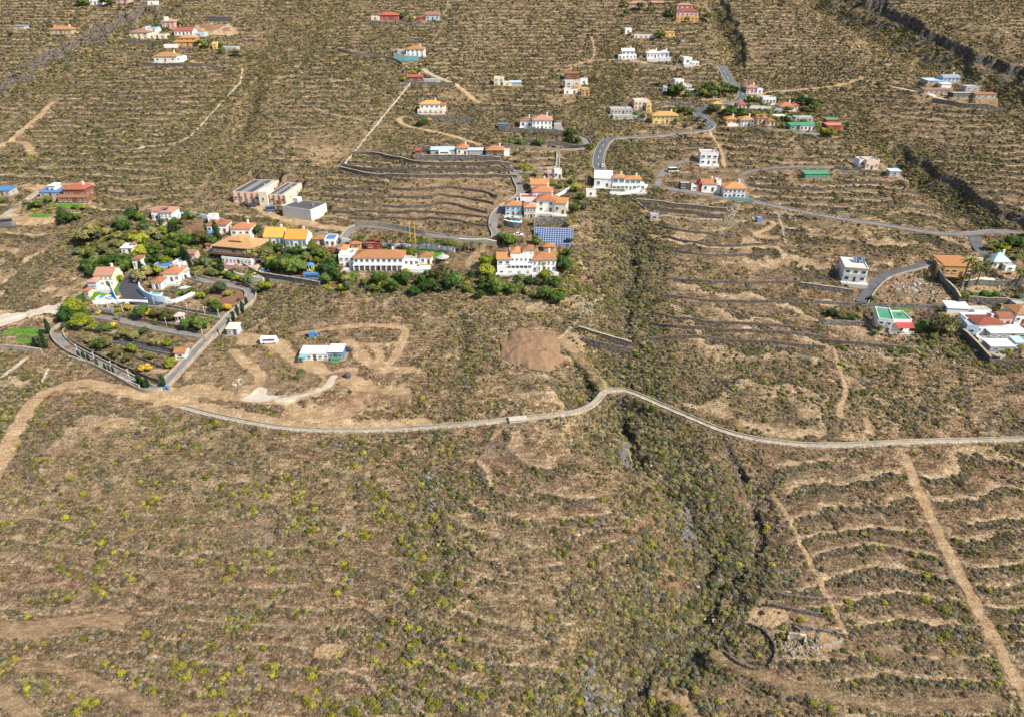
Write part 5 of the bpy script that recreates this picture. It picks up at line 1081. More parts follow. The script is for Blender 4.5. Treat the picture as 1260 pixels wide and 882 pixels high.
for i in range(330):
    px_ = RNG.normal(981, 14); py_ = RNG.normal(793, 8)
    if abs(px_-981) > 30 or abs(py_-793) > 15: continue
    a_, b_, c_ = rp(px_, py_); sz = .25+RNG.random()**2*.75; mb.box(a_, b_, c_-.1, sz, sz*(.5+RNG.random()*.5), sz*.6, RNG.random()*3.1, .7)
mb.build('fallen_stones', M['rubble'], root)['kind'] = 'stuff'
# stones strewn about the scrub
# ---------------------------------------------------------------- solar array, pools, poles, vehicles
x, y, z = at(680, 301); s = ppm(x, y); w = 47/s; mb = MB(); a = -.10
root = empty('solar_array', (x, y, z), a); tag(root, 'wide blue solar array on a tilted frame above the largest villa', 'solar array')
L = 9.0; hz = 5.0
mb.add([(-w/2, 0, .5), (w/2, 0, .5), (w/2, L, .5+hz), (-w/2, L, .5+hz), (-w/2, 0, .42), (w/2, 0, .42), (w/2, L, .42+hz), (-w/2, L, .42+hz)], [(0, 1, 2, 3), (7, 6, 5, 4), (0, 4, 5, 1), (1, 5, 6, 2), (2, 6, 7, 3), (3, 7, 4, 0)])
mb.build('panel', M['solar'], root)
mb = MB(); mb.box(w/2+.15, L/2, .3+hz/2-.4, .3, L, .9); mb.box(-w/2-.15, L/2, .3+hz/2-.4, .3, L, .9)
mb = MB()
for i in range(2):
    sx = (-1, 1)[i]*(w/2+.12)
    mb.add([(sx-.12, 0, .3), (sx+.12, 0, .3), (sx+.12, L, .3+hz), (sx-.12, L, .3+hz), (sx-.12, 0, .56), (sx+.12, 0, .56), (sx+.12, L, .56+hz), (sx-.12, L, .56+hz)], [(3, 2, 1, 0), (4, 5, 6, 7), (0, 1, 5, 4), (1, 2, 6, 5), (2, 3, 7, 6), (3, 0, 4, 7)])
mb.box(0, L+.1, .4+hz, w+.5, .2, .3); mb.build('frame', M['metal'], root)
for i in range(8): MB().box(-w/2+(i+.5)*w/8, L-.4, -1, .2, .2, hz+1.2).build('post', M['metal'], root)
def pool(px, py, wpx, d, m, label, rot=0, wallh=0.0):
    x, y, z = at(px, py); s = ppm(x, y); w = wpx/s; root = empty('swimming_pool', (x, y, z), rot); tag(root, label, 'pool')
    mb = MB(); t = .6
    mb.box(0, -d/2-t/2, -1.5, w+2*t, t, 1.75+wallh); mb.box(0, d/2+t/2, -1.5, w+2*t, t, 1.75+wallh)
    for sg in (-1, 1): mb.box(sg*(w/2+t/2), 0, -1.5, t, d, 1.75+wallh)
    mb.build('rim', M['offwhite'], root); MB().box(0, 0, -.6, w-.01, d-.01, .68+wallh).build('water', M[m], root)
pool(514, 333, 20, 3.4, 'water', 'long turquoise pool at the right of the large amber-roofed villa', -.06)
pool(142, 364, 11, 5, 'bluewater', 'rectangular bright blue pool of the west villa', -.5)
pool(126, 363, 7, 5, 'bluewater', 'small round-cornered blue pool beside the lawn of the west villa')
pool(192, 361, 12, 3.0, 'water', 'turquoise pool on the curved terrace above the courtyard', -.2, .8)
pool(220, 325, 11, 4, 'water', 'turquoise pool of the blue-decked villa', .1, .8)
pool(257, 289, 10, 5, 'bluewater', 'blue sunken pool beside the cypress villa', .25, .5)
pool(285, 295, 10, 4, 'water', 'turquoise kidney-shaped pool right of the cypresses', -.1, .3)
pool(1218, 346, 24, 4.5, 'water', 'long turquoise pool beside the orange villa', -.03, .6)
pool(635, 271, 11, 4, 'water', 'small teal pool on the stone base of the hillside villa', 0, .6)
# decks
def deck(px, py, wpx, d, m, label, rot=0, h=.25):
    x, y, z = at(px, py); s = ppm(x, y); mb = MB(); mb.box(0, 0, -1.6, wpx/s, d, 1.6+h); mb.box(0, -d/2+.12, h+.002, wpx/s, .2, .5)
    tag(mb.build('terrace_deck', M[m], None, (x, y, z), rot), label, 'terrace')
deck(1215, 341, 62, 9, 'cream', 'pale sunbathing terrace round the long pool at the right', -.03)
deck(513, 329, 34, 9, 'white', 'white pool terrace at the right end of the amber-roofed villa', -.04)
deck(128, 369, 22, 6, 'white', 'white curved terrace in front of the west villa pools')
deck(196, 363, 30, 6, 'lightblue', 'pale terrace carrying the pool above the courtyard', -.15)
deck(330, 309, 30, 3, 'offwhite', 'pale strip terrace in front of the orange-yellow gable row')
deck(300, 327, 44, 6, 'pink', 'pink paved terrace in front of the hotel', -.25)
deck(232, 352, 18, 6, 'white', 'white patio between the long low roof villa and the hotel drive', -.1)
deck(330, 318, 30, 5, 'offwhite', 'pale terrace at the right end of the hotel', -.1)
deck(1222, 424, 60, 9, 'roadgrey', 'grey concrete yard below the brown-roofed house', -.02)
deck(1204, 425, 12, 18, 'palestone', 'pale concrete apron at the left of the grey yard', .5)
deck(1045, 210, 34, 4, 'roadgrey', 'grey paved slab left of the peach house')
deck(650, 344, 50, 4, 'offwhite', 'pale terrace at the foot of the largest terracotta-roofed villa')
deck(640, 306, 26, 7, 'peach', 'tan paved yard behind the largest terracotta-roofed villa')
deck(130, 380, 22, 5, 'roadgrey', 'grey parking terrace below the west villa pools')
deck(10, 273, 20, 7, 'roadgrey', 'grey parking slab at the left edge beside the white drive')
def pole(px, py, hpx, label, m='wood', arm=1.2, name='utility_pole'):
    x, y, z = at(px, py); s = ppm(x, y); h = hpx/s/.92; root = empty(name, (x, y, z)); tag(root, label, 'pole')
    MB().cyl(0, 0, -.5, h, .17, .11, 7).build('shaft', M[m], root)
    if arm: mb = MB(); mb.box(0, 0, h-.7, arm*2, .1, .12); [mb.cyl(k*arm*.85, 0, h-.58, h-.38, .05, .04, 5) for k in (-1, 0.02, 1)]; mb.build('crossarm', M[m], root)
for i, (a_, b_, c_, lab) in enumerate([(436, 123, 26, 'wooden utility pole above the bare terraces of the left slope'), (424, 199, 26, 'tall wooden utility pole at the end of the long stone-walled path'), (444, 60, 17, 'utility pole left of the white villa with the amber roof'), (439, 277, 16, 'utility pole where the steep lane leaves the main lane'),
        (484, 286, 20, 'utility pole left of the yellow floodlight masts'), (498, 286, 16, 'dark short utility pole beside the yellow masts'), (553, 290, 14, 'utility pole on the lane right of the yellow masts'), (333, 281, 20, 'utility pole on the track below the warehouse'), (392, 263, 10, 'utility pole right of the plain white box building'),
        (722, 165, 14, 'utility pole near the walled hairpin'), (755, 365, 16, 'utility pole in the ravine above the check walls'), (752, 440, 18, 'utility pole in the ravine below the check walls'), (590, 203, 10, 'utility pole on the dark terraces'), (979, 157, 14, 'utility pole beside the green awning bungalow'),
        (834, 248, 12, 'utility pole below the dark containers'), (942, 262, 14, 'utility pole right of the white roadside house'), (1144, 325, 14, 'utility pole at the corner of the orange villa road'), (1160, 210, 10, 'utility pole beyond the ravine at the right'), (612, 178, 16, 'utility pole behind the red pavilion')]):
    pole(a_, b_, c_, lab)
pole(505, 296, 24, 'yellow floodlight mast, left one of the pair', 'yellowpaint', .5, 'floodlight_mast'); pole(511, 296, 24, 'yellow floodlight mast, right one of the pair', 'yellowpaint', .5, 'floodlight_mast')
# walled-lane lamp posts
lp = MB(); lp.cyl(0, 0, -.3, 3.2, .09, .06, 6); lpm = lp.mesh('lamp_post', M['white']); lh = MB(); lh.cyl(0, 0, 3.2, 3.55, .22, .3, 8); lhm = lh.mesh('lamp_head', M['frame'])
for a_, b_ in [(134, 381), (152, 385), (176, 389), (205, 400), (228, 405), (249, 410), (207, 377), (231, 383), (252, 387), (270, 391), (96, 434), (117, 444), (138, 454), (159, 464), (120, 379), (190, 375)]:
    x, y, z = at(a_, b_); r = empty('lamp_post', (x, y, z)); tag(r, 'thin white lamp post on the lanes of the walled garden', 'lamp post', 'lamp posts of the walled garden'); inst(lpm, 'post', r); inst(lhm, 'lamp_head', r)
# vehicles
def vehicle(px, py, kind, m, label, rot=0, cat='car'):
    x, y, z = at(px, py); L, W, H = dict(car=(4.3, 1.8, 1.45), van=(5.4, 2.0, 2.3), caravan=(6.2, 2.2, 2.5), bus=(7.5, 2.3, 2.7))[kind]
    root = empty('parked_'+kind if kind != 'caravan' else 'caravan', (x, y, z+.05), math.radians(rot)); tag(root, label, cat)
    b = MB(); b.add([(-L/2, -W/2, .3), (L/2, -W/2, .3), (L/2, W/2, .3), (-L/2, W/2, .3), (-L/2, -W/2, .85), (L/2, -W/2, .75), (L/2, W/2, .75), (-L/2, W/2, .85)], [(3, 2, 1, 0), (4, 5, 6, 7), (0, 1, 5, 4), (1, 2, 6, 5), (2, 3, 7, 6), (3, 0, 4, 7)])
    f, k = (-.36, .18) if kind == 'car' else (-.495, .36 if kind == 'van' else .47)
    g0, g1 = f*L, k*L; i0, i1 = (g0+.45, g1-.6) if kind == 'car' else (g0+.06, g1-.35)
    c = W/2-.06; d = W/2-.22 if kind == 'car' else W/2-.1
    lower = [(g0, -c, .84), (g1, -c, .8), (g1, c, .8), (g0, c, .84)]; up = [(i0, -d, H-.12), (i1, -d, H-.12), (i1, d, H-.12), (i0, d, H-.12)]
    cab = MB(); cab.add(lower+up, [(4, 5, 6, 7), (0, 1, 5, 4), (1, 2, 6, 5), (2, 3, 7, 6), (3, 0, 4, 7), (3, 2, 1, 0)])
    b.build('body', M[m], root)
    if kind in ('car', 'van'): cab.build('window_band', M['glass'], root)
    else:
        cab.build('cabin', M[m], root); wb = MB()
        for sg in (-1, 1): wb.box(0, sg*(c+.0), 1.3, L*.7, .06, .6)
        wb.build('window_band', M['glass'], root)
    MB().box((i0+i1)/2, 0, H-.115, i1-i0, 2*d, .1).build('roof', M[m], root)
    for sx in (-.31, .31):
        for sy in (-1, 1):
            wv = MB(); n = 10; y_ = sy*(W/2-.05)
            wv.add([(sx*L+.32*math.cos(2*math.pi*i/n), y_-.11, .32+.32*math.sin(2*math.pi*i/n)) for i in range(n)]+[(sx*L+.32*math.cos(2*math.pi*i/n), y_+.11, .32+.32*math.sin(2*math.pi*i/n)) for i in range(n)], [(i, (i+1) % n, n+(i+1) % n, n+i) for i in range(n)]+[tuple(range(n-1, -1, -1)), tuple(range(n, 2*n))]); wv.build('wheel', M['tyre'], root)
for t in [(332, 422, 'caravan', 'white', 'white caravan on bare earth left of the mobile home', 5, 'caravan'), (334, 258, 'van', 'blue', 'blue van in front of the warehouse tower', 20, 'van'), (385, 341, 'bus', 'blue', 'blue minibus in the hotel car park', 0, 'minibus'),
          (326, 334, 'car', 'lightblue', 'light blue car in front of the hotel terrace', 10), (315, 338, 'car', 'yellow', 'yellow car at the left of the hotel car park', 0), (409, 309, 'car', 'red', 'dark red car beside the steep lane', 40),
          (638, 290, 'car', 'white', 'white car parked below the hillside villa pool', -5), (828, 212, 'van', 'white', 'white and blue van beside the curving spur road', 10, 'van'), (547, 192, 'caravan', 'white', 'white caravan in front of the pale-blue-roofed row', 0, 'caravan'),
          (170, 344, 'car', 'white', 'white car on the dark courtyard', 60), (545, 431, 'car', 'grey', None, 0), (543, 429, 'car', 'grey', None, 0), (417, 430, 'car', 'grey', 'grey car behind the mobile home', 5), (428, 428, 'car', 'dark', 'dark car at the right behind the mobile home', -5),
          (10, 274, 'van', 'dark', 'dark blue van on the grey slab at the left edge', 10, 'van'), (616, 202, 'car', 'grey', 'silver car on the upper lane by the red pavilion', -10), (624, 206, 'car', 'dark', 'black car at the top of the steep lane', -50), (1219, 428, 'car', 'white', None),
          (305, 352, 'car', 'dark', 'dark car at the bend below the hotel', -20), (247, 336, 'car', 'white', 'white car on the hotel drive', 0), (742, 205, 'car', 'white', 'white car on the curved asphalt road', 80), (868, 150, 'car', 'dark', 'dark car on the upper road bend', 60), (311, 254, 'car', 'dark', 'dark car left of the warehouse door', 0), (302, 253, 'car', 'dark', 'black car farther left in front of the warehouse', 0)]:
    if t[4]: vehicle(*t)
# pink gazebo, grey gazebo, blue gazebo
def gazebo(px, py, wpx, rc, label, pm='white'):
    x, y, z = at(px, py); w = wpx/ppm(x, y); root = empty('gazebo', (x, y, z)); tag(root, label, 'gazebo'); h = 2.6; n = 8
    MB().cyl(0, 0, -.8, .15, w*.48, w*.48, 8).build('base', M['offwhite'], root)
    MB().cyl(0, 0, h, h+w*.28, w*.6, .12, 8).build('roof', M[rc], root)
    for i in range(n): MB().cyl(w*.42*math.cos(i*math.pi/4), w*.42*math.sin(i*math.pi/4), .15, h, .12, .12, 6).build('post', M[pm], root)
gazebo(222, 394, 12, 'pink', 'octagonal garden gazebo with a pink roof'); gazebo(545, 322, 14, 'grey', 'gazebo with a grey pointed roof beyond the pool terrace', 'brown'); gazebo(382, 332, 10, 'blue', 'gazebo with a dark blue roof beside the hotel car park')
debris(1124, 352, 12, 5, 60, 'concrete', 'pale building debris scattered on the bare plot inside the road bend')
debris(1112, 360, 18, 8, 160, 'rubble', 'brown rubble scattered on the bare plot inside the road bend')
debris(293, 470, 3, 1.2, 22, 'rubble', 'small heap of pale stones on the bare earth below the cabin')
debris(770, 540, 4, 13, 60, 'stonegrey', 'bare grey boulders in the ravine just below the channel path', 1.6)
debris(848, 632, 4, 15, 80, 'stonegrey', 'bare grey boulders lower in the ravine, at its bend', 1.6)
debris(735, 850, 12, 16, 50, 'stonegrey', 'dark boulders in the ravine at the bottom edge', 1.5)
debris(530, 600, 4, 22, 70, 'stonegrey', 'grey stones in the small gully of the centre foreground')
debris(1095, 430, 40, 7, 160, 'rubble', 'loose stones on the slope below the green-roofed house')
debris(1204, 352, 24, 5, 90, 'rubble', 'loose stones on the bank under the long pool')
debris(720, 376, 9, 7, 110, 'rubble', 'pale loose rocks at the head of the ravine check walls')
debris(560, 146, 22, 4, 130, 'stonegrey', 'grey rubble bank below the two-storey arched villa')
debris(1000, 262, 34, 5, 120, 'rubble', 'pale stones along the upper edge of the right-hand road')
debris(670, 272, 16, 4, 70, 'rubble', 'loose stones on the slope between the hillside villas and the solar array')
debris(1185, 440, 40, 4, 60, 'rubble', 'loose stones below the grey yard wall')
# bins, tank, cave
x, y, z = at(205, 480); mb = MB(); mb.cyl(-.6, 0, -.2, 1.3, .5, .55, 10); mb.cyl(.7, .1, -.2, 1.3, .5, .55, 10); mb.cyl(-.6, 0, 1.3, 1.5, .58, .4, 10); mb.cyl(.7, .1, 1.3, 1.5, .58, .4, 10); tag(mb.build('water_barrels', M['blue'], None, (x, y, z)), 'two bright blue barrels at the lower gate of the walled lane', 'barrels')
x, y, z = at(384, 414); mb = MB(); mb.box(0, 0, -.2, 2.2, 1.6, 1.7, .3); mb.box(0, 0, 1.502, 2.5, 1.9, .15, .3); mb.cyl(1.6, .4, -.2, 1.2, .5, .5, 10); tag(mb.build('storage_box', M['blue'], None, (x, y, z)), 'small blue storage box in the scrub above the mobile home', 'storage box')
x, y, z = at(428, 463); mb = MB(); mb.cyl(0, 0, -.2, 1.5, 1.2, 1.1, 12); mb.cyl(0, 0, 1.5, 1.8, 1.1, .3, 12); tag(mb.build('water_tank', M['dark'], None, (x, y, z)), 'black round water tank on the bare track right of the mobile home', 'water tank')
# ---------------------------------------------------------------- trees
def leaves(mb_v, mb_f, pts, size, flat=.35):
    n0 = len(mb_v)
    for p in pts:
        a = RNG.random()*6.28; b = RNG.normal()*.6; s = size*(.6+.8*RNG.random())
        u = Vector((math.cos(a), math.sin(a), math.sin(b)*.7)); w = Vector((-math.sin(a)*.8, math.cos(a)*.8, RNG.normal()*flat))
        P_ = Vector(p); n = len(mb_v)
        mb_v += [tuple(P_-u*s*.5), tuple(P_+w*s*.42), tuple(P_+u*s*.5), tuple(P_-w*s*.42)]; mb_f.append((n, n+1, n+2, n+3))
def crown_pts(n, rx, rz, cz, lobes, rng):
    """points on the surface of many small leaf clumps spread through a crown"""
    out = []
    cs = []
    for i in range(lobes):
        d = rng.normal(size=3); d /= np.linalg.norm(d); d[2] = abs(d[2])*1.1-.35; r = (.45+.5*rng.random())
        cs.append((d[0]*rx*r, d[1]*rx*r, cz+d[2]*rz*r, (.30+.25*rng.random())*rx))
    for i in range(n):
        c = cs[rng.integers(0, lobes)]; d = rng.normal(size=3); d /= np.linalg.norm(d); d[2] = d[2]*.8+.15; k = c[3]*(.75+.35*rng.random())
        out.append((c[0]+d[0]*k, c[1]+d[1]*k, c[2]+d[2]*k*.85))
    return out, cs
def blob(vs, fs, c, r, seg=6, rings=4, amp=.25, zs=.85):
    n = len(vs)
    for j in range(rings+1):
        th = math.pi*j/rings
        for i in range(seg):
            ph = 2*math.pi*i/seg; k = r*(1+amp*(RNG.random()-.5))
            vs.append((c[0]+k*math.sin(th)*math.cos(ph), c[1]+k*math.sin(th)*math.sin(ph), c[2]+k*math.cos(th)*zs))
    for j in range(rings):
        for i in range(seg): fs.append((n+j*seg+i, n+(j+1)*seg+i, n+(j+1)*seg+(i+1) % seg, n+j*seg+(i+1) % seg))
def mk(vs, fs, name, m):
    me = bpy.data.meshes.new(name); me.from_pydata(vs, [], fs); me.update(); me.materials.append(m); return me
def round_tree(seed):
    """unit tree: crown radius 1, crown centre at height 1.35"""
    r = np.random.default_rng(seed); pts, cs = crown_pts(1000, 1, .82, 1.02, 18, r); vs = []; fs = []
    for c in cs: blob(vs, fs, c[:3], c[3]*.72)
    leaves(vs, fs, pts, .15); t = MB(); t.bar((0, 0, -.2), (.05, 0, .65), .08, 7)
    for i in range(4): c = cs[i]; t.bar((.05, 0, .7), (c[0]*.7, c[1]*.7, c[2]), .04, 5)
    return vs, fs, t
TR = {}
for i in range(3):
    vs, fs, t = round_tree(100+i); tm = t.mesh('trunk', M['bark'])
    for k in ('dark', 'green', 'lime', 'olive', 'gold', 'sage'): TR[(k, i)] = (mk(vs, fs, 'crown', LF[k]), tm)
def cyp(seed):
    r = np.random.default_rng(seed); vs = []; fs = []; pts = []
    for j in range(9): z = .10+j*.1; blob(vs, fs, (0, 0, z), .10*math.sin(math.pi*(.18+.8*j/9))**.6, 7, 4, .3, 1.2)
    for i in range(420):
        z = .04+.95*r.random(); k = .13*math.sin(math.pi*(.12+.85*z))**.7; a = r.random()*6.28; pts.append((k*math.cos(a), k*math.sin(a), z))
    leaves(vs, fs, pts, .055, 1.0); t = MB(); t.bar((0, 0, -.05), (0, 0, .2), .02, 6); return mk(vs, fs, 'crown', LF['cypress']), t.mesh('trunk', M['bark'])
CY = [cyp(1), cyp(2)]
def palm(seed, lf):
    r = np.random.default_rng(seed); vs = []; fs = []
    for i in range(26):
        a = i*2.4+r.random()*.3; el = .95-1.25*(i/26); L = .34+.08*r.random(); p = Vector((0, 0, 1.0)); d = Vector((math.cos(a)*math.cos(el), math.sin(a)*math.cos(el), math.sin(el))); w = Vector((-math.sin(a), math.cos(a), 0))
        for k in range(4):
            q = p+d*(L/4); w0 = .055*(1-.15*k); w1 = .055*(1-.15*(k+1)) if k < 3 else .008; n = len(vs); dr = Vector((0, 0, -.03))
            vs += [tuple(p-w*w0+dr), tuple(p), tuple(p+w*w0+dr), tuple(q-w*w1+dr), tuple(q), tuple(q+w*w1+dr)]; fs += [(n, n+1, n+4, n+3), (n+1, n+2, n+5, n+4)]
            p = q; d = (d+Vector((0, 0, -.32))).normalized()
    t = MB(); t.cyl(0, 0, -.05, 1.0, .045, .03, 7, .02, .01); return mk(vs, fs, 'crown', lf), t.mesh('trunk', M['palmbark'])
PA = [palm(3, LF['green']), palm(4, LF['olive'])]
AREAS = [  # box in photo pixels -> phrase
 (60, 140, 250, 345, 'on the west edge of the villa belt'), (140, 262, 250, 345, 'in the green belt between the west villas'), (225, 400, 255, 360, 'in the hotel grounds'), (50, 320, 345, 480, 'in the walled terraced garden'),
 (400, 575, 290, 375, 'in the garden of the large amber-roofed villa'), (575, 720, 285, 385, 'round the largest terracotta-roofed villa'), (600, 735, 140, 290, 'among the hillside villas and terraces at the centre'),
 (740, 905, 90, 165, 'in the gardens beside the upper road bends'), (905, 1060, 100, 175, 'in the hamlet right of the road bend'), (90, 310, 0, 80, 'in the upper left hamlet'), (440, 620, 0, 160, 'beside the scattered upper centre houses'),
 (740, 900, 0, 60, 'beside the houses at the top edge'), (980, 1140, 350, 430, 'round the green-roofed house'), (1130, 1270, 280, 450, 'round the right-hand pool villa and yard'), (0, 110, 220, 300, 'round the two-tier country house')]
def area(px, py):
    for a0, a1, b0, b1, s in AREAS:
        if a0 <= px <= a1 and b0 <= py <= b1: return s
    return 'standing alone on the open slope'
TQ = []
def tree(px, py, wpx, k): TQ.append((px, py, wpx, k))
def tree_now(px, py, wpx, k, only=False):
    x, y, z = at(px, py); s = ppm(x, y); r = wpx/s/2*(.82+.27*RNG.random()); ar = area(px, py)
    if k == 'd' and RNG.random() < .45: k = 'g'
    if k == 'g' and RNG.random() < .25: k = 'o' if RNG.random() < .5 else 'y'
    kind = {'d': 'dark', 'g': 'green', 'y': 'lime', 'o': 'olive', 'k': 'gold', 's': 'sage'}[k]
    word = {'dark': 'dark green', 'green': 'mid green', 'lime': 'yellow-green', 'olive': 'olive green', 'gold': 'golden', 'sage': 'grey-green'}[kind]
    if only: return x, y, z, r, kind
    root = empty('broadleaf_tree', (x, y, z), RNG.random()*6.28)
    tag(root, f'round {word} tree {ar}', 'tree', f'{word} trees {ar}')
    c, t = TR[(kind, int(RNG.integers(0, 3)))]; sc = (r*(.9+.2*RNG.random()), r*(.9+.2*RNG.random()), r*(.8+.25*RNG.random()))
    inst(t, 'trunk', root, sc=sc); inst(c, 'crown', root, sc=sc)
TREES = '''83,274,20,d 76,269,14,d 95,270,12,d 112,296,30,o 150,278,18,d 160,268,16,d 155,285,18,d 174,300,22,y 190,294,18,o 203,290,16,y 190,316,22,g 200,322,20,g 212,318,18,g 142,330,28,g 152,333,24,g 158,325,18,g 133,327,18,y 118,325,18,d 107,331,16,d 125,333,16,g
150,303,14,o 140,303,14,o 128,312,18,o 116,316,16,o 215,309,16,g 222,317,16,g 176,318,20,y 182,322,18,g 168,300,14,s 196,296,12,s 146,292,12,o 133,290,12,o 208,300,12,y 100,300,14,o 96,312,12,s 112,342,12,d 140,340,12,g 148,345,12,y
220,300,20,g 232,300,18,g 250,300,24,g 262,302,20,g 238,270,12,g 246,266,8,g 268,268,8,g 205,326,20,g 180,345,22,o 186,336,14,g 196,340,14,y 172,322,10,d 312,322,20,o 327,321,22,o 345,333,26,d 358,335,24,g 370,337,20,g 322,308,12,g 332,310,14,g 343,311,14,g 354,312,12,g 366,314,18,g 385,312,20,g 395,318,18,d 405,335,24,d 402,350,20,d 411,325,18,g 378,320,12,g 390,325,12,y
240,338,14,o 250,338,14,o 262,340,14,o 246,333,12,g 285,344,16,d 293,347,14,y 305,350,14,g 320,358,14,g 328,358,14,g 284,340,10,d 272,338,10,g 300,286,10,g 316,287,12,g 310,280,12,g 318,283,12,g 295,277,10,g 210,268,10,g 340,286,8,g 290,308,8,g 312,300,8,o 298,300,8,o
92,389,28,d 85,396,24,d 100,402,22,d 90,380,20,d 99,374,16,d 83,405,12,d 104,391,18,d 176,391,20,d 184,388,12,k 197,391,18,o 208,394,24,o 115,408,12,y 125,409,12,s 134,408,12,g 141,404,8,k 153,415,18,o 165,418,14,o 178,411,12,g 193,424,14,o 207,425,12,y 125,429,18,g 135,427,12,o 164,435,14,y 158,445,12,o 185,442,14,o 210,450,14,y 180,458,14,k 145,440,14,o 172,458,10,o 110,420,10,o 228,364,10,o 236,362,12,g 256,364,10,o
268,384,22,g 280,382,12,k 233,403,20,g 247,406,20,g 254,404,10,k 207,395,14,o 222,432,14,o 205,424,10,k 210,449,14,y 248,368,10,y 265,376,10,y 272,362,16,s 282,365,8,y 122,386,8,k 148,384,8,y 158,382,10,k 145,378,8,o
508,315,20,y 497,316,10,g 468,349,18,d 450,352,14,g 500,349,20,d 490,345,14,d 540,349,24,o 555,355,22,d 530,358,20,g 520,350,18,d 510,363,14,d 565,352,16,g 572,345,12,g 548,335,16,o 600,329,22,y 598,339,18,y 612,360,22,g 595,349,16,g 590,368,14,g 594,357,12,d 432,350,12,d 424,356,12,g 437,342,10,o 458,358,10,o 480,356,10,g 415,345,18,d 418,335,12,d 425,340,10,g 440,300,8,d 553,305,18,g 560,343,14,g 575,360,10,g 580,340,10,d
625,300,24,g 616,295,12,y 632,300,14,y 612,362,18,g 627,361,18,g 640,346,14,g 690,328,22,d 680,326,16,g 670,346,20,d 681,352,18,g 695,333,20,d 672,368,20,d 684,371,18,g 664,350,14,g 650,350,12,d 617,280,8,g 652,237,10,d 660,216,8,g 700,300,10,d 660,300,12,y 672,322,14,y 698,315,10,d 648,360,10,d 660,365,10,g 692,362,14,y 645,255,6,g 709,236,14,g 715,246,12,d 704,226,10,g 720,258,12,s 706,262,12,g 700,280,10,o
629,180,9,g 641,179,10,g 663,179,12,g 702,168,13,d 700,176,12,d 711,177,12,g 727,185,10,g 655,207,6,y 642,207,8,y 650,207,8,g 636,207,6,g 615,190,8,g 634,190,9,g 648,212,8,y 690,232,8,g 680,229,8,d 657,162,6,o
826,117,14,d 836,118,16,d 831,114,12,d 845,119,9,d 856,117,8,d 867,111,11,d 874,113,11,d 882,113,12,d 890,114,13,d 897,113,12,d 905,114,12,d 870,106,8,g 878,107,8,o 865,118,12,g 877,120,10,g 829,140,10,g 842,142,14,o 852,142,10,g 835,146,10,g 876,140,12,d 882,137,9,d 898,143,14,d 890,140,8,g 860,150,8,g 865,157,8,g 845,156,7,o 833,153,8,o 790,148,9,d 783,144,8,d 812,105,8,o
922,126,10,d 930,124,9,o 912,140,8,d 955,126,10,d 969,139,10,g 995,130,14,d 985,129,12,d 1003,133,10,d 990,137,9,d 1000,138,8,g 940,144,9,o 932,143,7,y 948,146,9,g 955,150,9,g 968,150,8,d 988,153,9,g 975,152,8,o 963,158,8,d 1005,161,8,g 1009,155,6,y 1040,159,10,d 1033,154,7,d 1021,168,12,y 1012,165,9,y 940,124,6,d 978,127,9,g 1008,127,8,o 903,150,8,d 915,144,8,g
812,48,14,d 788,12,11,d 799,14,6,g 824,20,13,d 806,14,6,g 768,8,8,g 770,20,8,d 845,28,8,g 775,44,5,g 870,25,10,g 100,8,12,d 107,7,8,d 130,8,12,d 136,7,10,d 148,12,6,g 162,9,8,d 195,33,10,d 190,36,8,d 223,33,10,d 230,36,8,d 218,38,6,g 172,42,8,d 160,50,7,g 184,52,6,g 205,54,7,g 190,58,5,d 210,50,6,d 245,58,8,d 253,60,9,d 240,50,7,g 271,60,6,d 274,66,8,d 293,70,12,g 288,68,8,g 233,56,6,y 257,53,5,g
463,24,5,d 494,22,9,d 506,27,8,d 500,20,6,g 544,22,9,d 536,30,5,d 487,66,7,d 509,92,8,y 516,90,6,g 521,155,13,g 528,150,6,k 518,85,6,g 497,100,6,y 15,44,6,g 60,44,5,g 98,42,8,o
1080,408,14,o 1076,413,10,g 1027,372,6,g 1034,391,14,d 1043,392,12,d 1022,388,12,d 1055,394,12,g 1072,370,9,d 1078,374,7,o 1133,406,14,d 1128,408,10,g 1158,412,24,o 1150,408,18,o 1168,410,18,o 1163,400,16,g 1148,418,10,g 1246,302,22,d 1256,297,16,d 1236,305,14,g 1222,303,14,d 1228,315,14,g 1215,307,12,o 1250,320,12,g 1230,391,16,d 1238,392,14,g 1222,390,12,o 1254,370,14,s 1266,368,14,s 1248,405,9,g 1258,408,9,d 1240,437,10,y 1255,432,9,o 1190,345,8,g 1173,355,6,g 1150,332,6,o 1185,367,10,g 1196,366,10,g 1210,366,12,g 1224,366,10,g 1240,367,10,g 1182,390,8,d 1083,103,8,g 1172,440,10,o 1155,385,7,d
40,256,12,d 48,255,12,g 60,250,9,g 32,252,8,o 93,256,7,g 104,258,8,g 112,262,6,g 3,250,8,g 118,247,6,o'''
for tk in TREES.split():
    a_, b_, c_, k = tk.split(','); tree(float(a_), float(b_), float(c_), k)
RT = np.random.default_rng(77)
for i in range(110):
    px_, py_ = (RT.uniform(105, 262), RT.uniform(266, 345)) if i < 62 else (RT.uniform(262, 412), RT.uniform(276, 352)) if i < 88 else (RT.uniform(418, 575), RT.uniform(338, 360))
    x_, y_ = pix(px_, py_)
    if look(A['clear'], x_, y_)[0] > .25 or (px_ < 150 and py_ < 275): continue
    tree(px_, py_, RT.uniform(8, 15), RT.choice(list('ggoysd')))
TQ.sort(key=lambda t_: -t_[2])
for t_ in TQ[:292]: tree_now(*t_)
LFK = ['dark', 'green', 'lime', 'olive', 'gold', 'sage']; vs_a = []; fs_a = []; mi_a = []; off = 0
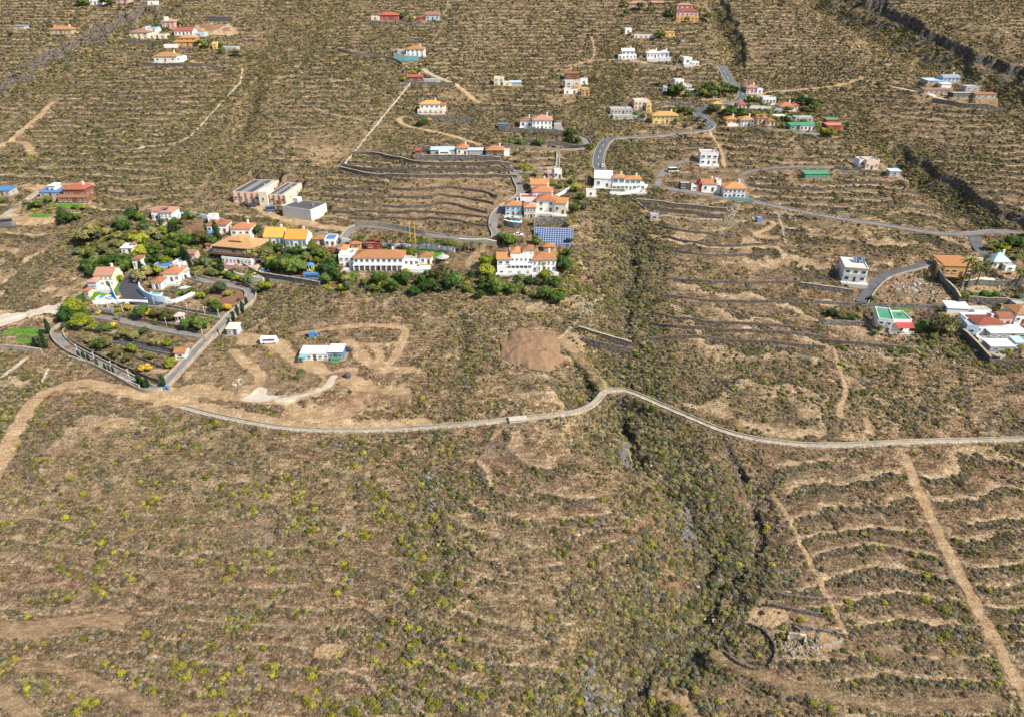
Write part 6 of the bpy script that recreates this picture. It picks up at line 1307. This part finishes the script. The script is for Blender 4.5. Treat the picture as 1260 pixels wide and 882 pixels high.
for t_ in TQ[292:]:
    x, y, z, r_, kd = tree_now(*t_, only=True); me = TR[(kd, int(RNG.integers(0, 3)))][0]
    co = np.empty(len(me.vertices)*3, np.float32); me.vertices.foreach_get('co', co); co = co.reshape(-1, 3); a_ = RNG.random()*6.28
    c_, s_ = math.cos(a_), math.sin(a_); q_ = np.stack([co[:, 0]*c_-co[:, 1]*s_, co[:, 0]*s_+co[:, 1]*c_, co[:, 2]], 1)*r_+np.array([x, y, z])
    vs_a.append(q_); f_ = np.array([list(p.vertices) for p in me.polygons if len(p.vertices) == 4]); fs_a.append(f_+off); mi_a += [LFK.index(kd)]*len(f_); off += len(q_)
me = bpy.data.meshes.new('small_trees'); me.from_pydata(np.concatenate(vs_a).tolist(), [], np.concatenate(fs_a).tolist()); me.update()
for k in LFK: me.materials.append(LF[k])
me.polygons.foreach_set('material_index', np.array(mi_a, np.int32)); o = bpy.data.objects.new('small_trees', me); C.objects.link(o)
tag(o, 'smallest garden trees and bushes scattered between the larger ones', 'trees', kind='stuff')
def cypress(px, py, hpx):
    x, y, z = at(px, py); h = hpx/ppm(x, y)/.9; ar = area(px, py); r = empty('cypress_tree', (x, y, z), RNG.random()*6); tag(r, f'slim dark cypress {ar}', 'tree', f'cypresses {ar}')
    c, t = CY[int(RNG.integers(0, 2))]; f = h*(1.0+.25*RNG.random()); inst(t, 'trunk', r, sc=(f, f, h)); inst(c, 'crown', r, sc=(f, f, h))
for tk in '''61,410,18 54,422,16 58,428,14 44,426,12 52,428,14 98,441,10 104,443,11 110,446,10 120,450,10 130,455,9 135,457,9 140,459,9 171,472,13 175,475,13 179,477,12 182,476,12 202,476,16 299,384,14 304,377,12 293,388,13 288,395,12 283,402,11 269,412,8 331,356,16 203,480,9 268,297,24 272,300,18 229,326,24 233,328,20 226,318,14 273,338,20 199,282,13 212,290,15 216,290,16 220,290,14 184,333,12 211,340,12 271,63,9 172,44,7 400,342,14 408,348,16 418,300,8 170,260,9 202,262,7 190,340,14 176,340,18 180,342,16 500,352,12 546,352,16 556,345,14'''.split():
    cypress(*[float(v_) for v_ in tk.split(',')])
def palmt(px, py, hpx, k=0):
    x, y, z = at(px, py); h = hpx/ppm(x, y)/.95; ar = area(px, py); r = empty('palm_tree', (x, y, z), RNG.random()*6); tag(r, f'{"tall slender" if hpx > 22 else "short"} palm {ar}', 'palm', f'{"tall" if hpx > 22 else "short"} palms {ar}')
    c, t = PA[k]; f = max(h*.8, 4.6); inst(t, 'trunk', r, sc=(f, f, h)); inst(c, 'crown', r, (0, 0, h-f), sc=(f, f, f))
for tk in '''437,302,13,1 442,303,12,1 447,303,13,0 456,304,13,1 463,304,14,0 470,305,13,1 477,305,14,1 484,306,13,0 494,306,18,1 503,307,14,0 516,308,13,0 525,308,14,0 531,309,13,1 538,309,14,0 543,309,13,0 551,310,14,1 558,310,13,0 565,309,12,1 572,308,10,1 580,307,10,1 590,308,10,0 148,396,10,1 243,398,12,1 262,400,10,0 620,303,14,0 660,300,12,0 233,270,10,0 288,284,10,0 245,345,10,1 263,342,10,0 310,345,10,0 300,282,9,0 168,345,12,0 228,278,11,0 338,284,8,0 1183,352,34,1 1190,353,32,1 1201,352,26,0 1215,338,16,0 1210,330,16,0 1184,378,16,0 1196,345,12,0 1152,415,26,1 1164,416,24,1 1172,412,18,0 1255,352,14,1 1248,348,16,0 857,117,9,0 862,116,9,1 870,117,9,0 878,118,9,1 886,118,9,0 893,118,9,1 900,119,9,0 815,148,9,0 811,138,8,1 895,140,9,0 920,138,9,0 934,158,14,1 943,158,14,1 950,142,8,0 1003,140,8,0 960,161,8,0 663,148,5,0 646,228,9,0 622,182,9,0 215,54,6,0 250,52,7,0 640,200,8,1 668,338,14,1 640,360,12,0 606,350,12,0 470,352,12,0 518,306,13,0'''.split():
    a_ = [float(v_) for v_ in tk.split(',')]; palmt(a_[0], a_[1], a_[2], int(a_[3]))
# ---------------------------------------------------------------- shrubs
def shrub(seed, m, name, n=110, size=.24, core=True, dome=.75, spiky=False):
    r = np.random.default_rng(seed); vs = []; fs = []
    if core:
        for i in range(5):
            a = r.random()*6.28; k = .42*r.random(); blob(vs, fs, (k*math.cos(a), k*math.sin(a), .26+.12*r.random()), .30+.14*r.random(), 6, 3, .45, dome)
    pts = []
    for i in range(n):
        d = r.normal(size=3); d /= np.linalg.norm(d); d[2] = abs(d[2]); k = .62+.38*r.random(); pts.append((d[0]*k*.85, d[1]*k*.85, .08+d[2]*k*dome))
    leaves(vs, fs, pts, size, 1.0 if spiky else .5)
    o = bpy.data.objects.new(name, mk(vs, fs, name, m)); return o
def tuft(seed, m, name, n=26):
    r = np.random.default_rng(seed); vs = []; fs = []
    for i in range(n):
        a = r.random()*6.28; b = r.random()*6.28; o_ = .45*r.random()**.5; L = .5+.5*r.random(); ox, oy = o_*math.cos(b), o_*math.sin(b); sp = .5*r.random(); n_ = len(vs)
        tx, ty = ox+math.cos(b)*sp, oy+math.sin(b)*sp; wx_, wy_ = -math.sin(a)*.07, math.cos(a)*.07
        vs += [(ox-wx_, oy-wy_, -.1), (ox+wx_, oy+wy_, -.1), (tx+wx_*.3, ty+wy_*.3, L*.8), (tx-wx_*.3, ty-wy_*.3, L*.8)]; fs.append((n_, n_+1, n_+2, n_+3))
    return bpy.data.objects.new(name, mk(vs, fs, name, m))
def rock(seed, name):
    r = np.random.default_rng(seed); vs = []; fs = []; blob(vs, fs, (0, 0, .2), .5, 6, 3, .6, .7); return bpy.data.objects.new(name, mk(vs, fs, name, M['palestones'] if seed % 2 else M['rubble']))
PC = bpy.data.collections.new('scrub_kinds')
protos = []
def reg(o): o.name = 'kind_%02d_%s' % (len(protos), o.name); PC.objects.link(o); protos.append(o); return len(protos)-1
K = {}
for nm in ('dry', 'grey', 'olive', 'yellow', 'sage', 'lime', 'green'):
    K[nm] = [reg(shrub(10+j+len(protos), LF[nm], nm+'_shrub', 120 if nm != 'yellow' else 140, .24 if nm != 'sage' else .2)) for j in range(2)]
K['straw'] = [reg(tuft(40+j, LF['straw'], 'straw_tuft')) for j in range(2)]
K['drytuft'] = [reg(tuft(50+j, LF['dry'], 'dry_tuft')) for j in range(2)]
K['stone'] = [reg(rock(60+j, 'stone')) for j in range(2)]
def scatter_points(n, y0, y1, pw):
    """random ground positions inside the seen wedge, denser near the camera when pw > 0"""
    u = RNG.random(n); yy = (y0**(2-pw)+u*(y1**(2-pw)-y0**(2-pw)))**(1/(2-pw)); xx = (RNG.random(n)*2-1)*(.71*yy+56)
    return xx, yy
rec = []
def emit(xx, yy, kind, size, zoff=0):
    rec.append((xx, yy, np.array([K[k_][int(v_)] for k_, v_ in zip(kind, RNG.integers(0, 2, len(xx)))]), size, np.full(len(xx), zoff, float)))
def masks(xx, yy): return {k: look(A[k], xx, yy) for k in ('path', 'pale', 'rock', 'green', 'clear', 'lawn', 'soil', 'riser', 'lip')}
NS = 860000
xx, yy = scatter_points(NS, 70, 690, .95); mk_ = masks(xx, yy)
den = .31+.35*fbm(xx, yy, 22, 201, 3)+.75*fbm(xx, yy, 4.5, 203, 3)+.75*mk_['riser']+.42*mk_['green']+.15*mk_['rock']-.45*mk_['lip']+.06*sst(200, 350, yy)-.24*look(TS, xx, yy)*(1-mk_['riser'])*(.6+.4*sst(100, 220, yy))
# the left foreground is sandier, the ravine side densely grown
left = sst(10, -60, xx)*sst(260, 150, yy)
den = den-.10*left+.14*sst(20, 45, xx)*sst(60, 40, xx-.12*yy)*sst(300, 180, yy)
den *= (1-mk_['clear'])*(1-.8*mk_['path'])*(1-mk_['pale'])*(1-mk_['lawn'])*(1-.8*mk_['soil'])
keep = RNG.random(NS) < den; xx = xx[keep]; yy = yy[keep]; mk_ = {k: v_[keep] for k, v_ in mk_.items()}; left = left[keep]
n = len(xx); r = RNG.random(n); hue = fbm(xx, yy, 30, 211, 3)+.6*fbm(xx, yy, 7, 213, 2)
kind = np.full(n, 'dry', dtype=object)
kind[(r > .42)] = 'grey'; kind[(r > .68)] = 'olive'; kind[r > .94] = 'sage'
size_ = .22+.75*RNG.random(n)**3.0+.25*np.clip(fbm(xx, yy, 4.5, 203, 3), 0, 1)
gq = RNG.random(n) < (.12+.30*mk_['green']+.35*hue); kind[gq & (r < .5)] = 'olive'
yq = RNG.random(n) < (.03+.12*left+.26*np.clip(hue, 0, 1)*left+.06*sst(40, 90, xx)*sst(200, 120, yy)*np.clip(hue+.3, 0, 1)+.03*sst(220, 320, yy)); kind[yq & (RNG.random(n) > .75*mk_['green']) & ((size_ > .45) | (RNG.random(n) < .3))] = 'yellow'
lq = RNG.random(n) < .03*mk_['green']; kind[lq] = 'lime'
size = size_*.88*(1+.30*mk_['green'])*(1+sst(200, 500, yy)*.12)
size[kind == 'yellow'] *= 1.15
emit(xx, yy, kind, size)
print('shrubs', n)
NT = 240000
xx, yy = scatter_points(NT, 70, 430, .9); mk_ = masks(xx, yy)
den = (.5+.5*fbm(xx, yy, 9, 221, 3))*(1-mk_['clear'])*(1-.75*mk_['path'])*(1-.9*mk_['pale'])*(1-mk_['lawn'])*(1-.9*mk_['soil'])
keep = RNG.random(NT) < den; xx = xx[keep]; yy = yy[keep]; n = len(xx); kind = np.where(RNG.random(n) < .5, 'straw', np.where(RNG.random(n) < .68, 'drytuft', 'stone')).astype(object)
emit(xx, yy, kind, .22+.28*RNG.random(n)); print('tufts', n)
NL = 110000; xx, yy = scatter_points(NL, 150, 640, .5); lu = look(A['lush'], xx, yy)*(1-look(A['clear'], xx, yy))*(1-look(A['lawn'], xx, yy)); keep = RNG.random(NL) < lu*.8; xx = xx[keep]; yy = yy[keep]; n = len(xx); r = RNG.random(n)
emit(xx, yy, np.where(r < .4, 'green', np.where(r < .6, 'lime', np.where(r < .85, 'olive', 'yellow'))).astype(object), .6+1.3*RNG.random(n)**2); print('lush', n)
NG = 150000; xx, yy = scatter_points(NG, 110, 520, .6); gm = look(A['green'], xx, yy)*(1-look(A['clear'], xx, yy))*(1-look(A['lush'], xx, yy)); keep = RNG.random(NG) < (gm**1.5)*.55; xx = xx[keep]; yy = yy[keep]; n = len(xx); r = RNG.random(n)
emit(xx, yy, np.where(r < .35, 'olive', np.where(r < .6, 'grey', np.where(r < .8, 'dry', np.where(r < .93, 'sage', 'green')))).astype(object), .35+.9*RNG.random(n)**2.2); print('valley', n)
# rocks in the ravines
NK = 40000; xx, yy = scatter_points(NK, 75, 450, .8); rkm = look(A['rock'], xx, yy); keep = RNG.random(NK) < rkm*.8; xx = xx[keep]; yy = yy[keep]; n = len(xx)
emit(xx, yy, np.full(n, 'stone', dtype=object), .4+1.0*RNG.random(n)**2); print('rocks', n)
X_ = np.concatenate([r_[0] for r_ in rec]); Y_ = np.concatenate([r_[1] for r_ in rec]); I_ = np.concatenate([r_[2] for r_ in rec]); S_ = np.concatenate([r_[3] for r_ in rec])
Z_ = look(Z, X_, Y_)-.03
# the biggest yellow-green shrubs near the camera are things of their own
ymask = np.isin(I_, K['yellow']) & (Y_ > 84) & (Y_ < 215) & (np.abs(X_) < .6*Y_+40)
score = np.where(ymask, S_/(Y_+60), 0); big = np.argsort(-score)[:290]; big = big[score[big] > 0]
rest = np.ones(len(X_), bool); rest[big] = False
ymesh = [protos[i].data for i in K['yellow']]
for j in big:
    o = bpy.data.objects.new('shrub', ymesh[int(j) % 2]); C.objects.link(o); s_ = float(S_[j])*1.15; o.location = (X_[j], Y_[j], Z_[j]); o.scale = (s_*1.1, s_*1.1, s_); o.rotation_euler = (0, 0, RNG.random()*6.28)
    tag(o, 'low rounded yellow-green shrub dotted over the dry foreground slope', 'shrub', 'yellow-green shrubs of the foreground slope')
X_, Y_, Z_, I_, S_ = X_[rest], Y_[rest], Z_[rest], I_[rest], S_[rest]; n = len(X_)
pm = bpy.data.meshes.new('scrub'); pm.vertices.add(n); pm.vertices.foreach_set('co', np.stack([X_, Y_, Z_], 1).astype(np.float32).reshape(-1))
a_ = pm.attributes.new('kind_index', 'INT', 'POINT'); a_.data.foreach_set('value', I_.astype(np.int32))
a_ = pm.attributes.new('inst_rot', 'FLOAT_VECTOR', 'POINT'); rr = np.zeros((n, 3), np.float32); rr[:, 2] = RNG.random(n)*6.28; rr[:, 0] = RNG.normal(size=n)*.1; a_.data.foreach_set('vector', rr.reshape(-1))
a_ = pm.attributes.new('inst_scale', 'FLOAT_VECTOR', 'POINT'); ss_ = np.stack([S_*(.85+.4*RNG.random(n)), S_*(.85+.4*RNG.random(n)), S_*(.75+.35*RNG.random(n))], 1).astype(np.float32); a_.data.foreach_set('vector', ss_.reshape(-1))
so_ = bpy.data.objects.new('scrub', pm); C.objects.link(so_); tag(so_, 'low dry scrub, straw tufts and loose stones covering the terraced slopes', 'scrub', kind='stuff')
ng = bpy.data.node_groups.new('scrub_on_slope', 'GeometryNodeTree'); ng.interface.new_socket('Geometry', in_out='INPUT', socket_type='NodeSocketGeometry'); ng.interface.new_socket('Geometry', in_out='OUTPUT', socket_type='NodeSocketGeometry')
N_ = ng.nodes; gi = N_.new('NodeGroupInput'); go = N_.new('NodeGroupOutput'); ip = N_.new('GeometryNodeInstanceOnPoints'); ci = N_.new('GeometryNodeCollectionInfo')
ci.inputs['Collection'].default_value = PC; ci.inputs['Separate Children'].default_value = True; ci.inputs['Reset Children'].default_value = True
def na(nm, ty): q_ = N_.new('GeometryNodeInputNamedAttribute'); q_.data_type = ty; q_.inputs['Name'].default_value = nm; return q_.outputs['Attribute']
mp_ = N_.new('GeometryNodeMeshToPoints'); ng.links.new(gi.outputs[0], mp_.inputs[0]); ng.links.new(mp_.outputs[0], ip.inputs['Points'])
ng.links.new(ci.outputs[0], ip.inputs['Instance']); ip.inputs['Pick Instance'].default_value = True
ng.links.new(na('kind_index', 'INT'), ip.inputs['Instance Index']); ng.links.new(na('inst_rot', 'FLOAT_VECTOR'), ip.inputs['Rotation']); ng.links.new(na('inst_scale', 'FLOAT_VECTOR'), ip.inputs['Scale'])
ng.links.new(ip.outputs[0], go.inputs[0]); md = so_.modifiers.new('scatter', 'NODES'); md.node_group = ng
